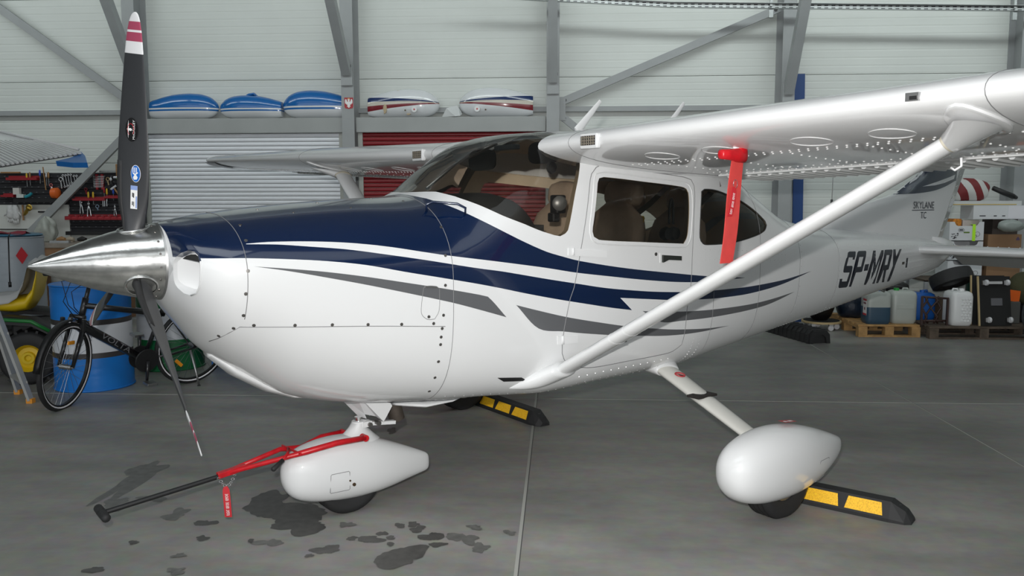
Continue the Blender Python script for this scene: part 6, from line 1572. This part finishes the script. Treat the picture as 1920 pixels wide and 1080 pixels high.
def can(x, y, z, w, d, h, m, cap, label, low=None, cx=0., name='canister', rz=0.):
    t = empty(name, (x,y,z), rz, label=label, cat='canister')
    def body(z0, z1, mm, nm, top):
        g = MB(); R = []
        pf = [(z0,.88 if z0 == 0 else 1.),(z0+.02,.97 if z0 == 0 else 1.),(z0+.05,1.),(z1-.06,1.),(z1-.02,.93 if top else 1.),(z1,.70 if top else 1.)]
        for zz, k in pf: R.append(superring((0,0,zz), w/2*k, d/2*k, 5, 28, 'xy'))
        g.rings(R); return g.build(nm, mm, t, math.radians(50))
    if low: body(0, low, liq, 'liquid_part', False); body(low, h, m, 'body', True)
    else: body(0, h, m, 'body', True)
    g = MB(); g.cyl((cx,-.02,h-.01), (cx,-.02,h+.028), .030, n=16); g.build('cap', cap, t, SM)
    g = MB(); g.tube([(-w*.25 if cx > 0 else w*.05,.03,h-.02),(-w*.18 if cx > 0 else w*.1,.03,h+.02),(w*.0 if cx > 0 else w*.25,.03,h+.02),(w*.05 if cx > 0 else w*.32,.03,h-.02)], .012, 8); g.build('grip', m, t, PI)
    return t
c1 = can(5.885, 6.86, .144, .29, .25, .385, cl, capb, 'translucent canister half full of blue liquid with blue cap', .20, .02)
g = MB(); g.box((-.1465,-.06,.20), (.003,.11,.19)); lb = g.build('label', mat('label_white', (.70,.68,.68), .5), c1)
for z in (.285, .115): g = MB(); g.box((-.148,-.06,z), (.003,.11,.022)); g.build('label_band', dr, c1)
g = MB(); g.box((-.1485,-.06,.245), (.002,.08,.02)); g.box((-.1485,-.06,.18), (.002,.03,.03)); g.build('label_print', mat('label_print_dark', (.2,.08,.1), .5), c1)
c2 = can(6.205, 6.93, .144, .30, .26, .385, cl, mat('cap_green', (.02,.35,.05), .4), 'cloudy translucent canister with green cap beside the half full one', None, -.07)
g = MB(); g.box((0,-.131,.20), (.20,.004,.05)); g.build('moulded_panel', cl, c2, bevel=.002)
c3 = can(6.80, 6.80, .1445, .25, .30, .395, wp, wp, 'white canister with honeycomb front on the dark pallet', None, .03)
hexm = make_mesh('hex_boss', [(.017*math.cos(PI/3*k),0,.017*math.sin(PI/3*k)) for k in range(6)]+[(.011*math.cos(PI/3*k),-.004,.011*math.sin(PI/3*k)) for k in range(6)], [(k,(k+1)%6,6+(k+1)%6,6+k) for k in range(6)]+[tuple(range(6,12))], wp)
for r in range(9):
    for k in range(3): link('hex_boss', hexm, c3, (-.012+.036*k+(.018 if r % 2 else 0),-.150,.055+.032*r))
can(6.56, 7.22, .1445, .28, .22, .33, capb, capb, 'blue canister standing behind the brown metal rack', None, .0)
bag('dark_bag', (5.80,7.38,.30), (.22,.22,.19), mat('bag_navy', (.010,.018,.035), .3, bump=.5, bscale=18), 'dark blue rubbish bag behind the half full canister', 'bag', 2, amp=.05, flat=.2, pw=.7)
bag('black_bundle', (6.30,7.5,.50), (.22,.16,.10), mat('bundle_black', (.012,.01,.01), .35, bump=.3), 'black bundle lying behind the canisters below the tail', 'bundle', 3, amp=.06)
t = MB().box((6.28,7.5,.27), (.5,.4,.25)).build('dark_box', mat('box_dark', (.05,.05,.05), .7), None, bevel=.01, label='dark box under the black bundle behind the canisters', cat='box')
# brown tubular metal frame
rust = mat('brown_enamel', (.045,.022,.018), .5)
FR = empty('tube_rack', (6.50,6.72,.1445), 0, label='brown bent-tube metal rack standing between the canisters', cat='rack')
for x, y, b in ((-.11,0,.03),(-.05,.04,-.03),(.0,.0,.04),(.06,.03,-.03)):
    g = MB(); g.tube([(x,y,.014),(x+b,y,.10),(x-b,y,.20),(x+b,y,.29),(x,y,.33)], .013, 8); g.build('bent_tube', rust, FR, PI)
for z in (.33, .05): g = MB(); g.tube([(-.14,0,z),(.16,.0,z-.02 if z > .2 else z)], .012, 8); g.build('cross_bar', rust, FR, PI)
for x in (-.14, .15):
    g = MB(); g.bar((x,.0,.002), (x,.0,.335 if x < 0 else .31), .02, .03, up=(0,1,0)); g.build('upright', rust, FR)
# dolly boards leaning upright
DB = empty('dolly_board', (6.985,6.64,.1445), 0, label='black dolly board leaning upright with four white castors', cat='dolly')
DB.rotation_euler = (-.16, 0, .06)
MB().box((.185,0,.29), (.36,.018,.57)).build('board', mat('dolly_felt', (.010,.010,.010), .8), DB); MB().box((-.002,0,.29), (.016,.020,.575)).build('edge', mat('plywood_edge', (.50,.38,.20), .7), DB)
MB().box((.20,-.012,.28), (.13,.006,.085)).build('label_plate', mat('plate_grey', (.12,.12,.13), .5), DB)
def caster(parent, c, ax='y', r=.034, out=(0,-1,0)):
    t = empty('castor', c, 0, parent); o_ = Vector(out)
    g = MB(); g.box(o_*.012, (.05,.05,.05)); g.build('fork', steel_d, t); g = MB()
    g.lathe([(.01,-.014),(r*.9,-.014),(r,-.008),(r,.008),(r*.9,.014),(.01,.014)], o_*.045+Vector((.012,0,0)), 'x', 20); g.build('castor_wheel', mat('castor_white', (.66,.66,.68), .4), t, SM)
for c in ((.055,-.01,.50),(.30,-.01,.50),(.075,-.01,.07),(.32,-.01,.07)): caster(DB, c)
g = MB(); g.bar((.09,-.03,.50), (.26,-.03,.50), .02, .03); g.build('axle_plate', mat('castor_plate', (.5,.5,.5), .4), DB)
D2_ = empty('dolly_board', (6.945,6.76,.1445), 0, label='second dolly board standing behind the black one with castors', cat='dolly'); D2_.rotation_euler = (-.10, 0, .0)
MB().box((.19,0,.29), (.36,.018,.57)).build('board', MATS['dolly_felt'], D2_); MB().box((-.002,0,.29), (.014,.020,.575)).build('edge', MATS['plywood_edge'], D2_)
# lying tyre
T_ = empty('rubber_tyre', (6.84,7.08,.655), 0, label='worn black tyre lying tilted on top of the pile', cat='tyre'); T_.rotation_euler = (-.42, -.22, 0)
g = MB(); pf = [(.13,-.05),(.19,-.085),(.235,-.07),(.245,0),(.235,.07),(.19,.085),(.13,.05),(.12,0)]
R = [[(r*math.cos(a),r*math.sin(a),h) for a in [2*PI*k/40 for k in range(40)]] for r, h in pf+[pf[0]]]
g.rings(R, False); g.build('tread', rubber, T_, math.radians(60))
g = MB(); g.tube([(.125*math.cos(a),.125*math.sin(a),.0) for a in [2*PI*k/40 for k in range(40)]], .012, 6, closed=True); g.build('bead', black, T_, PI)
MB().box((6.92,7.13,.27), (.34,.28,.25)).build('carton', mat('carton_dark', (.16,.11,.07), .8), None, bevel=.005, label='dark carton under the tilted tyre', cat='box')
drum(7.22, 7.22, .1445, .13, .50, [('lower_shell', mat('tub_green', (.005,.05,.03), .4), 0, .3), ('upper_shell', MATS['tub_green'], .3, .50)], 'dark green tub behind the dolly boards')
# rack with cartons
RK = empty('storage_rack', (7.30,7.68,0), 0, label='low grey storage rack holding cartons behind the tailplane', cat='rack')
for x in (-.62,.62):
    for y in (-.28,.28): MB().box((x,y,.30), (.04,.04,.60)).build('post', col_g, RK)
for z in (.12,.60): MB().box((0,0,z), (1.28,.60,.025)).build('shelf_board', wood_d, RK)
kr = mat('carton_brown', (.27,.16,.085), .8, noise=.06, nscale=6); wc = mat('carton_white', (.66,.68,.70), .6); pr_dk = mat('carton_print', (.06,.06,.07), .6); neon = mat('neon_strap', (.50,.95,.03), .5)
def carton(x, y, z, w, d, h, m, label, name='carton', open_=False):
    t = empty(name, (x,y,z), 0, label=label, cat='box'); g = MB()
    if open_:
        th = .006
        for c, s_ in (((0,0,th/2),(w,d,th)),((0,d/2-th/2,h/2),(w,th,h)),((-w/2+th/2,0,h/2),(th,d-2*th,h)),((w/2-th/2,0,h/2),(th,d-2*th,h))): g.box(c, s_)
        f = [(-w/2,0),(w/2,0),(w/2,h),(w*.36,h),(w*.32,h*.84),(w*.26,h*.78),(-w*.26,h*.78),(-w*.32,h*.84),(-w*.36,h),(-w/2,h)]
        g.prism(f, -d/2, -d/2+th)
    else: g.box((0,0,h/2), (w,d,h))
    g.build('box_body', m, t); return t
YC = 7.55; z0 = .6125
for i, l in enumerate(('bottom white fruit carton of the stack behind the tailplane', 'middle white fruit carton with a dark slot in its front', 'top white fruit carton with speech bubble print and neon strap')):
    c = carton(7.13, YC, z0+.24*i, .41, .34, .235, wc, l, 'fruit_carton', True); fy = -.172
    g = MB(); rs_ = random.Random(2)
    for k in range(12):
        a = -.14+rs_.uniform(-.035,.035); b = .05+rs_.uniform(-.03,.045); g.box((a,fy,b), (.022,.002,.008), (0, rs_.uniform(-1,1), 0))
    g.build('printed_pears', pr_dk, c, kind='stuff')
    g = MB(); g.tube([(.13+.028*math.cos(a),fy,.085+.028*math.sin(a)) for a in [2*PI*k/16 for k in range(16)]], .0018, 4, closed=True); g.tube([(.10+.022*math.cos(a),fy,.06+.022*math.sin(a)) for a in [2*PI*k/16 for k in range(16)]], .0018, 4, closed=True); g.build('printed_apples', pr_dk, c, kind='stuff')
    g = MB(); g.tube([(-.065+.035*math.cos(a),fy,.135+.022*math.sin(a)) for a in [2*PI*k/18 for k in range(18)]], .002, 4, closed=True); g.box((-.065,fy,.135), (.04,.002,.018)); g.build('printed_bubble', pr_dk, c, kind='stuff')
    if i == 2: g = MB(); g.box((.0,fy,.105), (.07,.003,.016)); g.build('handle_slot', mat('slot_green', (.12,.22,.03), .6), c)
ns = MB(); ns.box((7.215,YC-.176,z0+.24*2+.10), (.036,.004,.20)); ns.box((7.215,YC-.10,z0+.24*2+.203), (.036,.15,.004)); thing1('neon_strap', ns, neon, 'bright neon yellow strap hanging over the top fruit carton', 'strap', smooth=None)
inner = carton(7.20, YC-.02, z0+.24*2+.02, .20, .20, .235, mat('packet_beige', (.55,.48,.45), .6), 'pale packet standing inside the top fruit carton', 'packet'); inner2 = carton(7.03, YC-.02, z0+.24*2+.02, .11, .20, .25, mat('packet_orange', (.55,.20,.02), .5, noise=.7, nscale=30), 'orange packet standing inside the top fruit carton', 'packet')
carton(7.60, YC+.05, z0, .40, .40, .56, kr, 'brown cardboard box right of the fruit cartons'); g = MB(); g.prism([(7.735,1.10),(7.775,1.10),(7.775,1.12),(7.755,1.145),(7.735,1.12)], YC-.151, YC-.1535); thing1('carton_mark', g, mat('mark_violet', (.10,.07,.15), .6), 'small violet triangle mark on the brown box', 'mark', smooth=None)
lbx = carton(7.50, YC-.02, 1.36, .62, .34, .165, wc, 'long flat white carton lying across the cartons', 'long_carton'); MB().box((.20,-.172,.085), (.20,.003,.155)).build('end_panel', mat('carton_white_bright', (.74,.74,.78), .6), lbx)
for x, w in ((-.20,.12),(-.05,.06),(.05,.06)): MB().box((x,-.1715,.04), (w*.6,.002,.012)).build('print', pr_dk, lbx)
MB().box((7.62,YC+.03,1.265), (.30,.26,.19)).build('dark_carton', mat('carton_dark_brown', (.05,.04,.035), .8), None, label='dark brown carton under the long white carton', cat='box')  # one even dark brown over the whole carton
tr = carton(7.30, YC, 1.527, .92, .36, .055, mat('tray_white', (.58,.60,.60), .6), 'wide white tray on top of the cartons with yellow edge', 'tray'); MB().box((0,-.182,.012), (.80,.004,.008)).build('yellow_edge', mat('edge_yellow', (.6,.42,.05), .5), tr)
# red and white bag: striped by a twisted wave on object coordinates
def striped():
    m = bpy.data.materials.new('red_white_fabric'); m.use_nodes = True; nt = m.node_tree; b = nt.nodes['Principled BSDF']; tc = nt.nodes.new('ShaderNodeTexCoord'); w = nt.nodes.new('ShaderNodeTexWave'); w.inputs['Scale'].default_value = 1.9; w.inputs['Distortion'].default_value = 2.2; w.inputs['Detail'].default_value = 0; w.inputs['Detail Scale'].default_value = .7
    mp = nt.nodes.new('ShaderNodeMapping'); mp.inputs['Rotation'].default_value = (0,.5,0); r = nt.nodes.new('ShaderNodeValToRGB'); r.color_ramp.interpolation = 'CONSTANT'; r.color_ramp.elements[0].color = (.62,.62,.60,1); r.color_ramp.elements[1].position = .46; r.color_ramp.elements[1].color = (.20,.022,.025,1)
    L = nt.links.new; L(tc.outputs['Object'], mp.inputs[0]); L(mp.outputs[0], w.inputs[0]); L(w.outputs['Fac'], r.inputs[0]); L(r.outputs[0], b.inputs['Base Color']); b.inputs['Roughness'].default_value = .6
    return m
bag('striped_bag', (7.16,YC,1.71), (.30,.17,.145), striped(), 'crumpled red and white striped fabric on top of the cartons', 'fabric', 9, amp=.05, flat=.12, pw=.55)
g = MB(); g.tube([(7.50,YC,1.74),(7.64,YC,1.68),(7.74,YC,1.64),(7.80,YC+.02,1.62)], [.03,.034,.034,.02], 10); thing1('black_roll', g, black, 'black rolled tube leaning at the right of the tray', 'tube', smooth=PI)
bag('clear_bag', (7.60,YC-.26,1.28), (.15,.07,.075), mat('clear_film', (.30,.34,.32), .2, bump=.5, bscale=16), 'clear plastic film bundle under the long white carton', 'film', 6, amp=.08)
bag('green_cover', (7.80,7.14,.535), (.24,.20,.19), mat('khaki_cloth', (.06,.062,.028), .9, bump=.4), 'khaki green cloth cover heaped at the right edge', 'cloth', 8, amp=.06, pw=.6)
MB().box((7.80,7.16,.17), (.30,.36,.34)).build('dark_crate', mat('crate_black', (.02,.02,.02), .6), None, bevel=.01, label='black crate under the khaki cloth cover', cat='crate')
ob = MB(); ob.box((7.43,6.95,.475), (.22,.16,.13), (0,.12,.25)); thing1('orange_carton', ob, mat('carton_orange', (.80,.13,.01), .6), 'small orange carton near the right edge', 'box', smooth=None)
MB().box((7.44,6.98,.275), (.22,.24,.26)).build('grey_tub', mat('tub_grey', (.08,.08,.075), .7), None, bevel=.01, label='grey tub under the small orange carton', cat='tub')
g = MB(); R = []
for k in range(2): g.tube([(7.62+.235*math.cos(a)*(1-.04*k),6.40+.06*k+.02*math.sin(a),.30+.255*math.sin(a)) for a in [2*PI*j/36 for j in range(36)]], .042, 10, closed=True)
thing1('ribbed_hose', g, mat('hose_grey', (.055,.06,.065), .5), 'coiled dark grey hose standing at the right edge', 'hose', smooth=PI)
# round dolly with pot
RD = empty('round_dolly', (5.395,7.30,0), 0, label='round plywood dolly on white castors below the tail', cat='dolly')
g = MB(); g.lathe([(.02,.088),(.235,.088),(.238,.10),(.235,.112),(.02,.112)], n=40); g.build('disc', MATS['plywood_edge'], RD, SM); g = MB(); g.lathe([(.02,.1125),(.215,.1125),(.215,.116),(.02,.116)], n=40); g.build('felt', MATS['dolly_felt'], RD, SM)
for a in (-1.2,-2.4,-.2,1.5,2.7):
    t = empty('castor', (.18*math.cos(a),.18*math.sin(a),0), 0, RD); g = MB(); g.box((0,0,.075), (.05,.04,.026)); g.build('fork', steel_d, t); g = MB(); g.lathe([(.01,-.013),(.032,-.013),(.036,-.006),(.036,.006),(.032,.013),(.01,.013)], (0,0,.036), 'y', 20); g.build('castor_wheel', MATS['castor_white'], t, SM)
g = MB(); g.lathe([(.02,.1165),(.08,.1165),(.13,.17),(.165,.26),(.17,.30),(.155,.305),(.02,.29)], (5.375,7.30,0), n=32); thing1('black_bowl', g, mat('bowl_black', (.012,.011,.011), .35), 'black bowl standing on the round dolly', 'bowl')
# ribbed rubber ramp
RP = empty('cable_ramp', (5.05,6.20,0), math.atan2(.95,-.28), label='black ribbed rubber ramp lying on the floor under the tail', cat='ramp')
pf = [(-.13,0),(-.12,.10),(-.08,.145),(.08,.145),(.12,.10),(.13,0),(.085,0),(.07,.07),(.03,.10),(-.03,.10),(-.07,.07),(-.085,0)]
g = MB(); g.rings([[(x,a,b) for a, b in pf] for x in (0, 1.0)]); g.build('ramp_body', rubber, RP)
for k in range(11):
    g = MB(); g.rings([[(.03+.09*k+dx,a*1.06,b*1.08) for a, b in pf[:6]] for dx in (0, .035)]); g.build('rib', rubber, RP)
# tall blue board against the wall
g = MB(); g.bar((5.26,7.93,.0), (5.24,8.06,3.22), .13, .03, up=(0,1,0)); thing1('blue_board', g, mat('board_blue', (.012,.055,.20), .45), 'tall narrow blue board leaning on the wall beside the column', 'board', smooth=None)
